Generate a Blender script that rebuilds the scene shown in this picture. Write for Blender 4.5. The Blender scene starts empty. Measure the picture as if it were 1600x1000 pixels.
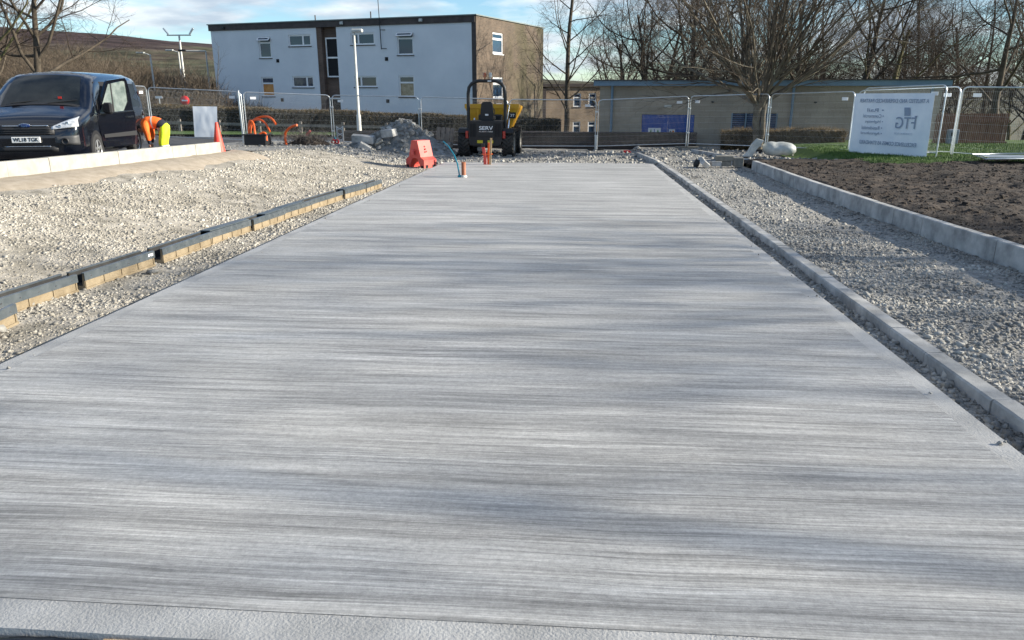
import bpy, math, random
import numpy as np
from mathutils import Vector, Matrix
R = math.radians
random.seed(7); RNG = np.random.default_rng(7)
scn = bpy.context.scene
COL = scn.collection

# ------------------------------------------------------------------ camera
FPX, HZ, H = 1186.0, 135.0, 1.72          # focal length in photo pixels, horizon row, eye height
PITCH = math.atan((500-HZ)/FPX); YAW = R(4.406); S = 0.0209      # S: fall of the slab
cd = bpy.data.cameras.new('camera'); cam = bpy.data.objects.new('camera', cd); COL.objects.link(cam)
cd.sensor_width = 36; cd.lens = 36*FPX/1600; cd.clip_start = .05; cd.clip_end = 6000
cam.location = (0, 0, H); cam.rotation_euler = (math.pi/2-PITCH, 0, YAW)
scn.camera = cam

# ------------------------------------------------------------------ sun, sky, exposure
SUN_EL, SUN_AZ = R(21), R(3)               # azimuth counted from +X towards +Y
sd = bpy.data.lights.new('sun', 'SUN'); so = bpy.data.objects.new('sun', sd); COL.objects.link(so)
sd.energy = 5.0; sd.angle = R(.53); sd.color = (1, .93, .79)
sv = Vector((math.cos(SUN_EL)*math.cos(SUN_AZ), math.cos(SUN_EL)*math.sin(SUN_AZ), math.sin(SUN_EL)))
so.rotation_euler = sv.to_track_quat('Z', 'Y').to_euler(); so.location = (40, 10, 30)
w = bpy.data.worlds.new('World'); scn.world = w; w.use_nodes = True
nt = w.node_tree; nt.nodes.clear()
def wn(t): return nt.nodes.new(t)
sky = wn('ShaderNodeTexSky'); sky.sky_type = 'NISHITA'; sky.sun_disc = False
sky.sun_elevation = SUN_EL; sky.sun_rotation = math.pi/2-SUN_AZ; sky.air_density = .9; sky.dust_density = .05; sky.ozone_density = 1.0
b1 = wn('ShaderNodeBackground'); b1.inputs[1].default_value = .082
wbm = wn('ShaderNodeVectorMath'); wbm.operation = 'MULTIPLY'; wbm.inputs[1].default_value = (.69, .91, 1.10); nt.links.new(sky.outputs[0], wbm.inputs[0]); nt.links.new(wbm.outputs[0], b1.inputs[0])
tc = wn('ShaderNodeTexCoord'); sp = wn('ShaderNodeSeparateXYZ'); nt.links.new(tc.outputs['Generated'], sp.inputs[0])
def wm(op, a, b):
    n = wn('ShaderNodeMath'); n.operation = op
    for i, v in enumerate((a, b)):
        if isinstance(v, (int, float)): n.inputs[i].default_value = v
        else: nt.links.new(v, n.inputs[i])
    return n.outputs[0]
zz = wm('ADD', wm('MAXIMUM', sp.outputs[2], 0.0), .16)
cv = wn('ShaderNodeCombineXYZ')
nt.links.new(wm('DIVIDE', sp.outputs[0], zz), cv.inputs[0]); nt.links.new(wm('DIVIDE', sp.outputs[1], zz), cv.inputs[1])
cv.inputs[2].default_value = 3.7
n1 = wn('ShaderNodeTexNoise'); n1.inputs['Scale'].default_value = 1.25; n1.inputs['Detail'].default_value = 9; n1.inputs['Roughness'].default_value = .52
nt.links.new(cv.outputs[0], n1.inputs['Vector'])
r1 = wn('ShaderNodeValToRGB'); r1.color_ramp.elements[0].position = .475; r1.color_ramp.elements[1].position = .61
nt.links.new(n1.outputs[0], r1.inputs[0])
n2 = wn('ShaderNodeTexNoise'); n2.inputs['Scale'].default_value = 2.3; n2.inputs['Detail'].default_value = 7
nt.links.new(cv.outputs[0], n2.inputs['Vector'])
r2 = wn('ShaderNodeValToRGB'); r2.color_ramp.elements[0].position = .36; r2.color_ramp.elements[1].position = .62
r2.color_ramp.elements[0].color = (.49, .56, .66, 1); r2.color_ramp.elements[1].color = (.95, .99, 1.0, 1)
nt.links.new(n2.outputs[0], r2.inputs[0])
b2 = wn('ShaderNodeBackground'); b2.inputs[1].default_value = .60; nt.links.new(r2.outputs[0], b2.inputs[0])
mx = wn('ShaderNodeMixShader'); wo = wn('ShaderNodeOutputWorld')
hz_ = wm('MULTIPLY', wm('MAXIMUM', wm('SUBTRACT', 1.0, wm('MULTIPLY', sp.outputs[2], 6.0)), 0.0), .04)   # pale air low over the horizon
fc = wm('MINIMUM', wm('ADD', wm('MULTIPLY', r1.outputs[0], .85), hz_), .92)
nt.links.new(fc, mx.inputs[0]); nt.links.new(b1.outputs[0], mx.inputs[1]); nt.links.new(b2.outputs[0], mx.inputs[2])
nt.links.new(mx.outputs[0], wo.inputs[0])
vs = scn.view_settings; vs.view_transform = 'Standard'; vs.look = 'None'; vs.gamma = 1; vs.use_curve_mapping = False
vs.exposure = 1.0
scn.cycles.use_denoising = True; scn.cycles.max_bounces = 4; scn.cycles.diffuse_bounces = 2; scn.cycles.transparent_max_bounces = 12

# ------------------------------------------------------------------ helpers
def ray(px, py):
    x = (px-800)/FPX; y = -(py-500)/FPX
    f = math.cos(PITCH)+y*math.sin(PITCH); u = -math.sin(PITCH)+y*math.cos(PITCH)
    return Vector((x*math.cos(YAW)-f*math.sin(YAW), x*math.sin(YAW)+f*math.cos(YAW), u))
EYE = Vector((0, 0, H))
def P(px, py, depth): return EYE+ray(px, py)*depth
def tag(o, label, cat, group=None, kind=None):
    o['label'] = label; o['category'] = cat
    if group: o['group'] = group
    if kind: o['kind'] = kind
    return o
def empty(name, loc=(0, 0, 0), rz=0, label=None, cat=None, group=None):
    o = bpy.data.objects.new(name, None); COL.objects.link(o); o.location = loc; o.rotation_euler = (0, 0, rz)
    if label: tag(o, label, cat, group)
    return o
def link(name, me, m, parent=None):
    o = bpy.data.objects.new(name, me); COL.objects.link(o)
    if m is not None and not me.materials: me.materials.append(m)
    if parent: o.parent = parent
    return o
def structure(o): o['kind'] = 'structure'; return o
def copy_tree(o, parent=None):
    c = o.copy(); COL.objects.link(c); c.parent = parent
    for ch in list(o.children): copy_tree(ch, c)
    return c
def np_mesh(name, v, f, smooth=False):
    v = np.asarray(v, np.float32); f = np.asarray(f, np.int32); k = f.shape[1]
    me = bpy.data.meshes.new(name); me.vertices.add(len(v)); me.vertices.foreach_set('co', v.ravel())
    me.loops.add(f.size); me.loops.foreach_set('vertex_index', f.ravel())
    me.polygons.add(len(f)); me.polygons.foreach_set('loop_start', np.arange(0, f.size, k, dtype=np.int32))
    if smooth: me.polygons.foreach_set('use_smooth', np.ones(len(f), bool))
    me.update(calc_edges=True); return me
class MB:
    def __init__(s): s.v = []; s.f = []; s.sm = []
    def add(s, vs, fs, sm=False):
        b = len(s.v); s.v += [tuple(x) for x in vs]; s.f += [tuple(i+b for i in q) for q in fs]; s.sm += [sm]*len(fs); return s
    def box(s, x0, x1, y0, y1, z0, z1, m=None, bev=0):
        if bev:
            b = bev; pts = []
            for z, i in ((z0, b), (z0+b, 0), (z1-b, 0), (z1, b)):
                pts += [(x0+i+b*(i == 0), y0+i, z), (x1-i-b*(i == 0), y0+i, z), (x1-i, y0+i+b*(i == 0), z), (x1-i, y1-i-b*(i == 0), z),
                        (x1-i-b*(i == 0), y1-i, z), (x0+i+b*(i == 0), y1-i, z), (x0+i, y1-i-b*(i == 0), z), (x0+i, y0+i+b*(i == 0), z)]
            fs = [tuple(range(7, -1, -1)), tuple(range(24, 32))]
            for k in range(3):
                for j in range(8): a = k*8+j; c = k*8+(j+1) % 8; fs.append((a, c, c+8, a+8))
            if m: pts = [m @ Vector(p) for p in pts]
            return s.add(pts, fs)
        v = [(x, y, z) for z in (z0, z1) for x, y in ((x0, y0), (x1, y0), (x1, y1), (x0, y1))]
        if m: v = [m @ Vector(p) for p in v]
        return s.add(v, [(3, 2, 1, 0), (4, 5, 6, 7), (0, 1, 5, 4), (1, 2, 6, 5), (2, 3, 7, 6), (3, 0, 4, 7)])
    def tube(s, pts, r, n=8, caps=True):
        pts = [Vector(p) for p in pts]; rs = r if isinstance(r, (list, tuple)) else [r]*len(pts)
        t0 = (pts[1]-pts[0]).normalized(); a = t0.orthogonal().normalized(); vs = []
        for i, p in enumerate(pts):
            t = (pts[min(i+1, len(pts)-1)]-pts[max(i-1, 0)]).normalized()
            a = (a-t*a.dot(t)).normalized(); b = t.cross(a)
            vs += [p+(a*math.cos(2*math.pi*k/n)+b*math.sin(2*math.pi*k/n))*rs[i] for k in range(n)]
        fs = [(i*n+k, i*n+(k+1) % n, (i+1)*n+(k+1) % n, (i+1)*n+k) for i in range(len(pts)-1) for k in range(n)]
        s.add(vs, fs, n > 5)
        if caps: s.add(vs[:n], [tuple(range(n-1, -1, -1))]); s.add(vs[-n:], [tuple(range(n))])
        return s
    def prism(s, poly, a0, a1, axis='y', m=None):
        n = len(poly)
        def q(p, a): return {'y': (p[0], a, p[1]), 'x': (a, p[0], p[1]), 'z': (p[0], p[1], a)}[axis]
        v = [q(p, a0) for p in poly]+[q(p, a1) for p in poly]
        if m: v = [m @ Vector(x) for x in v]
        return s.add(v, [tuple(range(n-1, -1, -1)), tuple(range(n, 2*n))]+[(i, (i+1) % n, n+(i+1) % n, n+i) for i in range(n)])
    def lathe(s, prof, n=20, m=None, axis='z'):
        v = []
        for r, z in prof:
            for k in range(n):
                c, d = r*math.cos(2*math.pi*k/n), r*math.sin(2*math.pi*k/n)
                v.append((c, d, z) if axis == 'z' else (z, c, d))
        if m: v = [m @ Vector(x) for x in v]
        fs = [(i*n+k, i*n+(k+1) % n, (i+1)*n+(k+1) % n, (i+1)*n+k) for i in range(len(prof)-1) for k in range(n)]
        return s.add(v, fs, True)
    def build(s, name, m, parent=None, loc=None):
        me = bpy.data.meshes.new(name); me.from_pydata(s.v, [], s.f); me.polygons.foreach_set('use_smooth', s.sm); me.update()
        import bmesh as bmm
        bm = bmm.new(); bm.from_mesh(me); bmm.ops.recalc_face_normals(bm, faces=bm.faces); bm.to_mesh(me); bm.free()
        o = link(name, me, m, parent)
        if loc is not None: o.location = loc
        return o
def ico():
    t = (1+5**.5)/2
    v = np.array([(-1, t, 0), (1, t, 0), (-1, -t, 0), (1, -t, 0), (0, -1, t), (0, 1, t), (0, -1, -t), (0, 1, -t), (t, 0, -1), (t, 0, 1), (-t, 0, -1), (-t, 0, 1)])/math.sqrt(1+t*t)
    f = np.array([(0, 11, 5), (0, 5, 1), (0, 1, 7), (0, 7, 10), (0, 10, 11), (1, 5, 9), (5, 11, 4), (11, 10, 2), (10, 7, 6), (7, 1, 8), (3, 9, 4), (3, 4, 2), (3, 2, 6), (3, 6, 8), (3, 8, 9), (4, 9, 5), (2, 4, 11), (6, 2, 10), (8, 6, 7), (9, 8, 1)])
    return v, f
ICO_V, ICO_F = ico()
CUB_V = np.array([(x, y, z) for z in (-.62, .62) for x, y in ((-.62, -.62), (.62, -.62), (.62, .62), (-.62, .62))])
CUB_F = np.array([(0, 2, 1), (0, 3, 2), (4, 5, 6), (4, 6, 7), (0, 1, 5), (0, 5, 4), (1, 2, 6), (1, 6, 5), (2, 3, 7), (2, 7, 6), (3, 0, 4), (3, 4, 7)])
def rocks(pos, size, flat=.65, jit=.28, BV=None, BF=None):
    """many small angular stones as one array: pos (n,3), size (n,)"""
    BV = ICO_V if BV is None else BV; BF = ICO_F if BF is None else BF; K = len(BV)
    n = len(pos); v = BV[None]*(1+RNG.uniform(-jit, jit, (n, K, 1)))+(RNG.uniform(-.22, .22, (n, K, 3)) if K == 8 else 0)
    v = v*(RNG.uniform(.7, 1.3, (n, 1, 3))*np.array([1, 1, flat]))
    a = RNG.uniform(0, 6.283, n); c, s_ = np.cos(a)[:, None], np.sin(a)[:, None]
    t = RNG.normal(0, .5, n)[:, None]; x, y, z = v[..., 0], v[..., 1], v[..., 2]
    y, z = y*np.cos(t)-z*np.sin(t), y*np.sin(t)+z*np.cos(t)
    v = np.stack([x*c-y*s_, x*s_+y*c, z], -1)*size[:, None, None]+pos[:, None]
    f = (BF[None]+np.arange(n)[:, None, None]*K).reshape(-1, 3)
    return v.reshape(-1, 3), f
_perm = np.random.default_rng(3).random((256, 256))
def vnoise(x, y):
    xi = np.floor(x).astype(int); yi = np.floor(y).astype(int); fx = x-xi; fy = y-yi
    fx = fx*fx*(3-2*fx); fy = fy*fy*(3-2*fy); g = lambda a, b: _perm[a & 255, b & 255]
    return (g(xi, yi)*(1-fx)+g(xi+1, yi)*fx)*(1-fy)+(g(xi, yi+1)*(1-fx)+g(xi+1, yi+1)*fx)*fy
def fbm(x, y, o=4):
    r = 0; a = .5
    for i in range(o): r = r+a*(vnoise(x*2**i+17*i, y*2**i+31*i)-.5); a *= .5
    return r
def text_mesh(txt, size, name, bold=0):
    cu = bpy.data.curves.new(name, 'FONT'); cu.body = txt; cu.size = size; cu.align_x = 'CENTER'; cu.align_y = 'CENTER'; cu.extrude = .001; cu.offset = bold
    o = bpy.data.objects.new(name, cu); COL.objects.link(o); dg = bpy.context.evaluated_depsgraph_get(); dg.update()
    me = bpy.data.meshes.new_from_object(o.evaluated_get(dg)); bpy.data.objects.remove(o); bpy.data.curves.remove(cu); me.name = name
    return me

# ------------------------------------------------------------------ materials
def mat(name, c1, c2=None, scale=8., rough=.8, bump=0., bscale=None, metal=0., spec=.4, coat=0., stretch=None, island=0., detail=5, lo=.35, hi=.65, trans=None):
    m = bpy.data.materials.new(name); m.use_nodes = True; t = m.node_tree; p = t.nodes['Principled BSDF']
    p.inputs['Roughness'].default_value = rough; p.inputs['Metallic'].default_value = metal; p.inputs['Specular IOR Level'].default_value = spec
    p.inputs['Coat Weight'].default_value = coat
    p.inputs['Base Color'].default_value = (*c1, 1)
    vec = None
    if c2 is not None or bump:
        g = t.nodes.new('ShaderNodeTexCoord'); mp = t.nodes.new('ShaderNodeMapping'); t.links.new(g.outputs['Object'], mp.inputs[0])
        if stretch: mp.inputs['Scale'].default_value = stretch
        vec = mp.outputs[0]
    out = None
    if c2 is not None:
        n = t.nodes.new('ShaderNodeTexNoise'); n.inputs['Scale'].default_value = scale; n.inputs['Detail'].default_value = detail; n.inputs['Roughness'].default_value = .6
        t.links.new(vec, n.inputs['Vector']); r = t.nodes.new('ShaderNodeValToRGB')
        r.color_ramp.elements[0].position = lo; r.color_ramp.elements[1].position = hi
        r.color_ramp.elements[0].color = (*c1, 1); r.color_ramp.elements[1].color = (*c2, 1)
        t.links.new(n.outputs[0], r.inputs[0]); out = r.outputs[0]
    if island:
        g2 = t.nodes.new('ShaderNodeNewGeometry'); mr = t.nodes.new('ShaderNodeMapRange'); mr.inputs[3].default_value = 1-island; mr.inputs[4].default_value = 1+island
        t.links.new(g2.outputs['Random Per Island'], mr.inputs[0]); mm = t.nodes.new('ShaderNodeVectorMath'); mm.operation = 'SCALE'
        if out: t.links.new(out, mm.inputs[0])
        else: mm.inputs[0].default_value = c1
        t.links.new(mr.outputs[0], mm.inputs['Scale']); out = mm.outputs[0]
    if out: t.links.new(out, p.inputs['Base Color'])
    if bump:
        n = t.nodes.new('ShaderNodeTexNoise'); n.inputs['Scale'].default_value = bscale or scale*4; n.inputs['Detail'].default_value = 6
        t.links.new(vec, n.inputs['Vector']); b = t.nodes.new('ShaderNodeBump'); b.inputs['Strength'].default_value = bump; b.inputs['Distance'].default_value = .02
        t.links.new(n.outputs[0], b.inputs['Height']); t.links.new(b.outputs[0], p.inputs['Normal'])
    return m
def brick_mat(name, c1, c2, mortar, axis='x', bw=.225, bh=.075, ms=.012, noise=.25, moss=None):
    m = bpy.data.materials.new(name); m.use_nodes = True; t = m.node_tree; p = t.nodes['Principled BSDF']; p.inputs['Roughness'].default_value = .9
    g = t.nodes.new('ShaderNodeTexCoord'); sx = t.nodes.new('ShaderNodeSeparateXYZ'); cx = t.nodes.new('ShaderNodeCombineXYZ')
    t.links.new(g.outputs['Object'], sx.inputs[0]); t.links.new(sx.outputs['XYZ'.index(axis.upper())], cx.inputs[0]); t.links.new(sx.outputs[2], cx.inputs[1])
    b = t.nodes.new('ShaderNodeTexBrick'); b.inputs['Scale'].default_value = 1; b.inputs['Brick Width'].default_value = bw; b.inputs['Row Height'].default_value = bh
    b.inputs['Mortar Size'].default_value = ms; b.inputs['Color1'].default_value = (*c1, 1); b.inputs['Color2'].default_value = (*c2, 1); b.inputs['Mortar'].default_value = (*mortar, 1)
    t.links.new(cx.outputs[0], b.inputs[0])
    n = t.nodes.new('ShaderNodeTexNoise'); n.inputs['Scale'].default_value = .9; n.inputs['Detail'].default_value = 8; t.links.new(cx.outputs[0], n.inputs['Vector'])
    mr = t.nodes.new('ShaderNodeMapRange'); mr.inputs[1].default_value = .3; mr.inputs[2].default_value = .7; mr.inputs[3].default_value = 1-noise; mr.inputs[4].default_value = 1+noise
    t.links.new(n.outputs[0], mr.inputs[0]); mm = t.nodes.new('ShaderNodeVectorMath'); mm.operation = 'SCALE'; t.links.new(b.outputs[0], mm.inputs[0]); t.links.new(mr.outputs[0], mm.inputs['Scale'])
    out = mm.outputs[0]
    if moss:
        n2 = t.nodes.new('ShaderNodeTexNoise'); n2.inputs['Scale'].default_value = .45; n2.inputs['Detail'].default_value = 7; t.links.new(cx.outputs[0], n2.inputs['Vector'])
        gx = t.nodes.new('ShaderNodeMapRange'); gx.inputs[1].default_value = moss[3]; gx.inputs[2].default_value = moss[4]; t.links.new(sx.outputs['XYZ'.index(axis.upper())], gx.inputs[0])
        r = t.nodes.new('ShaderNodeMapRange'); r.inputs[1].default_value = .38; r.inputs[2].default_value = .6; r.inputs[4].default_value = .8; t.links.new(n2.outputs[0], r.inputs[0])
        k = t.nodes.new('ShaderNodeMath'); k.operation = 'MULTIPLY'; t.links.new(gx.outputs[0], k.inputs[0]); t.links.new(r.outputs[0], k.inputs[1])
        x = t.nodes.new('ShaderNodeMixRGB'); t.links.new(k.outputs[0], x.inputs[0]); t.links.new(out, x.inputs[1]); x.inputs[2].default_value = (*moss[:3], 1); out = x.outputs[0]
    t.links.new(out, p.inputs['Base Color']); return m
def slab_mat():
    m = bpy.data.materials.new('brushed_concrete'); m.use_nodes = True; t = m.node_tree; p = t.nodes['Principled BSDF']; N = t.nodes.new; Lk = t.links.new
    p.inputs['Roughness'].default_value = .62; p.inputs['Specular IOR Level'].default_value = .35
    g = N('ShaderNodeTexCoord')
    # slow waviness of the broom strokes
    wv = N('ShaderNodeTexNoise'); wv.inputs['Scale'].default_value = .55; wv.inputs['Detail'].default_value = 2; Lk(g.outputs['Object'], wv.inputs['Vector'])
    sx = N('ShaderNodeSeparateXYZ'); Lk(g.outputs['Object'], sx.inputs[0])
    wy = N('ShaderNodeMath'); wy.operation = 'MULTIPLY_ADD'; Lk(wv.outputs[0], wy.inputs[0]); wy.inputs[1].default_value = .09; Lk(sx.outputs[1], wy.inputs[2])
    cx = N('ShaderNodeCombineXYZ'); Lk(sx.outputs[0], cx.inputs[0]); Lk(wy.outputs[0], cx.inputs[1])
    def streak(xs, ys, sc, det, off, rg=.62):
        mp = N('ShaderNodeMapping'); mp.inputs['Scale'].default_value = (xs, ys, 1); mp.inputs['Location'].default_value = (off, off*1.7, 0); Lk(cx.outputs[0], mp.inputs[0])
        n = N('ShaderNodeTexNoise'); n.inputs['Scale'].default_value = sc; n.inputs['Detail'].default_value = det; n.inputs['Roughness'].default_value = rg; Lk(mp.outputs[0], n.inputs['Vector']); return n.outputs[0]
    a = streak(.34, 3.6, 1, 9, 1.3, .80); b = streak(.6, 19, 1, 6, 4.1); c = streak(1.3, 105, 1, 5, 7.7, .7); d = streak(.8, 1.1, .8, 5, 2.2)
    def comb(lst):
        o = None
        for v, k in lst:
            q = N('ShaderNodeMath'); q.operation = 'MULTIPLY_ADD'; Lk(v, q.inputs[0]); q.inputs[1].default_value = k
            if o is None: q.inputs[2].default_value = 0
            else: Lk(o, q.inputs[2])
            o = q.outputs[0]
        return o
    def ridge(v, wd):
        q1 = N('ShaderNodeMath'); q1.operation = 'SUBTRACT'; Lk(v, q1.inputs[0]); q1.inputs[1].default_value = .5
        q2 = N('ShaderNodeMath'); q2.operation = 'ABSOLUTE'; Lk(q1.outputs[0], q2.inputs[0])
        q3 = N('ShaderNodeMapRange'); Lk(q2.outputs[0], q3.inputs[0]); q3.inputs[2].default_value = wd; q3.inputs[3].default_value = 1; q3.inputs[4].default_value = 0; return q3.outputs[0]
    l1 = ridge(streak(.11, 5.5, 1, 2, 11.3), .014); l2 = ridge(streak(.12, 15.0, 1, 3, 23.9), .018)
    s = comb([(a, .44), (b, .17), (c, .31), (d, .08), (l1, .05), (l2, -.05)])
    r = N('ShaderNodeValToRGB'); e = r.color_ramp.elements; e[0].position = .40; e[1].position = .61; e[0].color = (.185, .182, .175, 1); e[1].color = (.60, .588, .565, 1)
    k = r.color_ramp.elements.new(.49); k.color = (.34, .333, .32, 1)
    Lk(s, r.inputs[0])
    # speckle pits
    vo = N('ShaderNodeTexVoronoi'); vo.inputs['Scale'].default_value = 16; Lk(g.outputs['Object'], vo.inputs['Vector'])
    mr = N('ShaderNodeMapRange'); mr.inputs[1].default_value = .03; mr.inputs[2].default_value = .07; mr.inputs[3].default_value = .75; mr.inputs[4].default_value = 1; Lk(vo.outputs[0], mr.inputs[0])
    fn = N('ShaderNodeTexNoise'); fn.inputs['Scale'].default_value = 120; fn.inputs['Detail'].default_value = 3; Lk(g.outputs['Object'], fn.inputs['Vector'])
    fm = N('ShaderNodeMapRange'); fm.inputs[3].default_value = .8; fm.inputs[4].default_value = 1.2; Lk(fn.outputs[0], fm.inputs[0])
    gn = N('ShaderNodeTexNoise'); gn.inputs['Scale'].default_value = 34; gn.inputs['Detail'].default_value = 6; gn.inputs['Roughness'].default_value = .75; Lk(g.outputs['Object'], gn.inputs['Vector'])
    gm = N('ShaderNodeMapRange'); gm.inputs[1].default_value = .3; gm.inputs[2].default_value = .7; gm.inputs[3].default_value = .80; gm.inputs[4].default_value = 1.2; Lk(gn.outputs[0], gm.inputs[0])
    m0 = N('ShaderNodeMath'); m0.operation = 'MULTIPLY'; Lk(mr.outputs[0], m0.inputs[0]); Lk(gm.outputs[0], m0.inputs[1])
    mu = N('ShaderNodeMath'); mu.operation = 'MULTIPLY'; Lk(m0.outputs[0], mu.inputs[0]); Lk(fm.outputs[0], mu.inputs[1])
    sc = N('ShaderNodeVectorMath'); sc.operation = 'SCALE'; Lk(r.outputs[0], sc.inputs[0]); Lk(mu.outputs[0], sc.inputs['Scale']); Lk(sc.outputs[0], p.inputs['Base Color'])
    hb = comb([(c, 1.0), (b, .6), (fn.outputs[0], .25)]); bu = N('ShaderNodeBump'); bu.inputs['Strength'].default_value = .65; bu.inputs['Distance'].default_value = .006
    Lk(hb, bu.inputs['Height']); Lk(bu.outputs[0], p.inputs['Normal']); return m
M = {}
M['slab'] = slab_mat()
M['margin'] = mat('trowelled_margin', (.32, .316, .307), (.46, .452, .436), 2.5, .7, .32, 90, stretch=(1, 1, 1))
M['kerb'] = mat('kerb_concrete', (.24, .24, .235), (.50, .49, .47), 3.2, .85, .25, 150)
M['kerb_warm'] = mat('pale_kerb_concrete', (.32, .305, .27), (.43, .41, .365), 5, .85, .2, 150)
M['gravel'] = mat('gravel_bed', (.21, .19, .155), (.44, .40, .34), 3, .95, 1.0, 28, detail=9)
M['stone'] = mat('limestone_chips', (.25, .23, .195), (.48, .445, .385), .75, .9, .3, 40, island=.34)
M['gravel_grey'] = mat('grey_gravel_bed', (.20, .19, .175), (.37, .35, .315), 13, .95, 1.0, 28, detail=9)
M['stone_grey'] = mat('grey_stone_chips', (.19, .183, .17), (.40, .385, .35), .9, .9, .3, 40, island=.4)
M['dust'] = mat('sandy_subbase', (.30, .25, .19), (.40, .34, .27), 6, .95, .6, 60)
M['soil'] = mat('dark_topsoil', (.015, .011, .008), (.068, .050, .037), 3.0, .95, 1.0, 26, detail=8)
M['asphalt'] = mat('asphalt', (.045, .046, .05), (.085, .085, .088), 3, .85, .4, 120)
M['grass'] = mat('grass_sheet', (.035, .075, .012), (.075, .13, .02), 5, .95, .8, 60)
M['blade'] = mat('grass_blades', (.05, .11, .015), (.10, .17, .03), 3, .7, island=.35)
M['ground'] = mat('rough_ground', (.06, .065, .03), (.12, .10, .06), .3, .95)
M['render'] = mat('pale_blue_white_render', (.64, .67, .70), (.74, .765, .79), .35, .9, .08, 60)
M['fascia'] = mat('dark_fascia', (.05, .04, .038), (.08, .065, .06), 3, .7)
M['white'] = mat('white_upvc', (.8, .8, .8), rough=.35)
M['glass'] = mat('sky_blue_window_glass', (.012, .035, .075), rough=.02, spec=.5)  # blue in the base colour stands in for the sky reflected in the panes
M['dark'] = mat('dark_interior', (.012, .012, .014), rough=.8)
M['board_o'] = mat('orange_board', (.55, .22, .06), (.75, .38, .12), 2.5, .7)
M['board_b'] = mat('beige_patterned_curtain', (.30, .23, .14), (.52, .44, .30), 5, .8)
M['galv'] = mat('galvanised_steel', (.50, .53, .55), (.62, .65, .67), 6, .38, metal=.85)
M['wire'] = mat('grey_wire', (.42, .44, .45), rough=.5, metal=.4)
M['rubber'] = mat('black_rubber', (.02, .02, .021), (.035, .034, .033), 6, .8, .2, 60)
M['conc_foot'] = mat('weathered_block', (.16, .15, .13), (.25, .235, .2), 7, .9, .3, 60)
M['bark'] = mat('bark', (.045, .036, .026), (.10, .08, .058), 6, .95, .5, 40)
M['twig'] = mat('twigs', (.038, .029, .021), (.075, .054, .038), 2, .9)
M['bark_pale'] = mat('silvery_bark', (.07, .057, .04), (.20, .17, .125), 2.2, .9, .4, 30)
M['bark_green'] = mat('mossy_bark', (.07, .075, .03), (.14, .12, .06), 3, .95, .5, 30)
M['hedge'] = mat('hedge_leaves', (.035, .030, .016), (.085, .060, .028), 1.5, .85, island=.45)
M['shrub'] = mat('shrub_twigs', (.10, .07, .035), (.17, .12, .06), 2, .9, island=.35)
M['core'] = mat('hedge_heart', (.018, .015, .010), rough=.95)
M['van'] = mat('black_blue_paint', (.003, .004, .008), rough=.18, spec=.5, coat=1.0)
M['plastic'] = mat('dark_plastic', (.022, .022, .024), rough=.55)
M['chrome'] = mat('chrome', (.75, .76, .78), rough=.12, metal=1)
M['lens'] = mat('lamp_lens', (.70, .72, .74), (.28, .30, .33), 11, .1, spec=.8, coat=.8)
M['alloy'] = mat('silver_alloy', (.55, .55, .56), rough=.3, metal=.8)
M['autoglass'] = mat('car_glass', (.006, .008, .010), (.02, .024, .026), 1.6, .04, spec=.5)
M['clearglass'] = mat('door_glass', (.09, .12, .115), (.26, .30, .285), 3.2, .06, spec=.9, coat=.9)
M['plate'] = mat('number_plate', (.78, .78, .76), rough=.4)
M['ink'] = mat('black_print', (.01, .01, .01), rough=.5)
M['badge'] = mat('blue_oval', (.01, .03, .14), rough=.3, coat=.5)
M['yellow'] = mat('yellow_paint', (.62, .30, .012), (.74, .40, .025), 4, .45, .1, 40, coat=.2)
M['black'] = mat('black_paint', (.013, .014, .016), (.024, .024, .025), 5, .45)
M['tyre'] = mat('muddy_tyre', (.018, .018, .018), (.055, .05, .045), 5, .9, .3, 40)
M['rim'] = mat('dusty_rim', (.22, .21, .19), (.38, .36, .32), 5, .8)
M['amber'] = mat('amber_lens', (.35, .08, .02), rough=.2, coat=.5)
M['redlens'] = mat('red_lens', (.4, .02, .015), rough=.25, coat=.5)
M['orange'] = mat('orange_duct', (.78, .10, .012), (.85, .16, .03), 5, .5)
M['redplastic'] = mat('faded_red_plastic', (.62, .07, .055), (.70, .13, .10), 3, .55)
M['teal'] = mat('blue_water_pipe', (.0, .18, .26), rough=.35)
M['clay'] = mat('brown_drain_pipe', (.30, .105, .05), (.37, .15, .08), 4, .6)
M['timber'] = mat('sawn_timber', (.42, .28, .15), (.58, .42, .25), 3, .8, .3, 40, stretch=(6, 6, .7))
M['oldtimber'] = mat('grey_timber', (.13, .115, .10), (.23, .20, .175), 3, .9, .3, 30, stretch=(6, 6, .6))
M['fencetimber'] = mat('brown_fence_boards', (.13, .062, .038), (.22, .115, .072), 3, .9, .3, 30, stretch=(5, 5, .5))
M['polymer'] = mat('tan_polymer_concrete', (.21, .16, .098), (.31, .245, .16), 7, .8, .3, 90)
M['rubble'] = mat('grey_rubble', (.14, .138, .13), (.32, .315, .30), 5, .95, .5, 30)
M['banner'] = mat('white_banner', (.72, .77, .84), (.85, .88, .92), 1.6, .7)
M['print'] = mat('banner_print_showing_through', (.28, .34, .45), rough=.7)
M['print_pale'] = mat('pale_banner_print', (.48, .55, .66), rough=.7)
M['whiteplastic'] = mat('dirty_white_plastic', (.36, .37, .35), (.60, .61, .58), 3, .5)
M['blue'] = mat('blue_door_paint', (.002, .06, .32), (.004, .08, .40), 2, .5)
M['bluegrey'] = mat('blue_grey_metal', (.14, .22, .30), (.18, .27, .35), 2, .5)
M['slate'] = mat('blue_louvre', (.045, .10, .21), rough=.5)
M['green'] = mat('green_print', (.05, .25, .05), rough=.6)
M['orangeprint'] = mat('orange_print', (.75, .22, .03), rough=.6)
M['pole'] = mat('painted_column', (.52, .52, .48), (.66, .65, .60), 3, .6)
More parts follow.
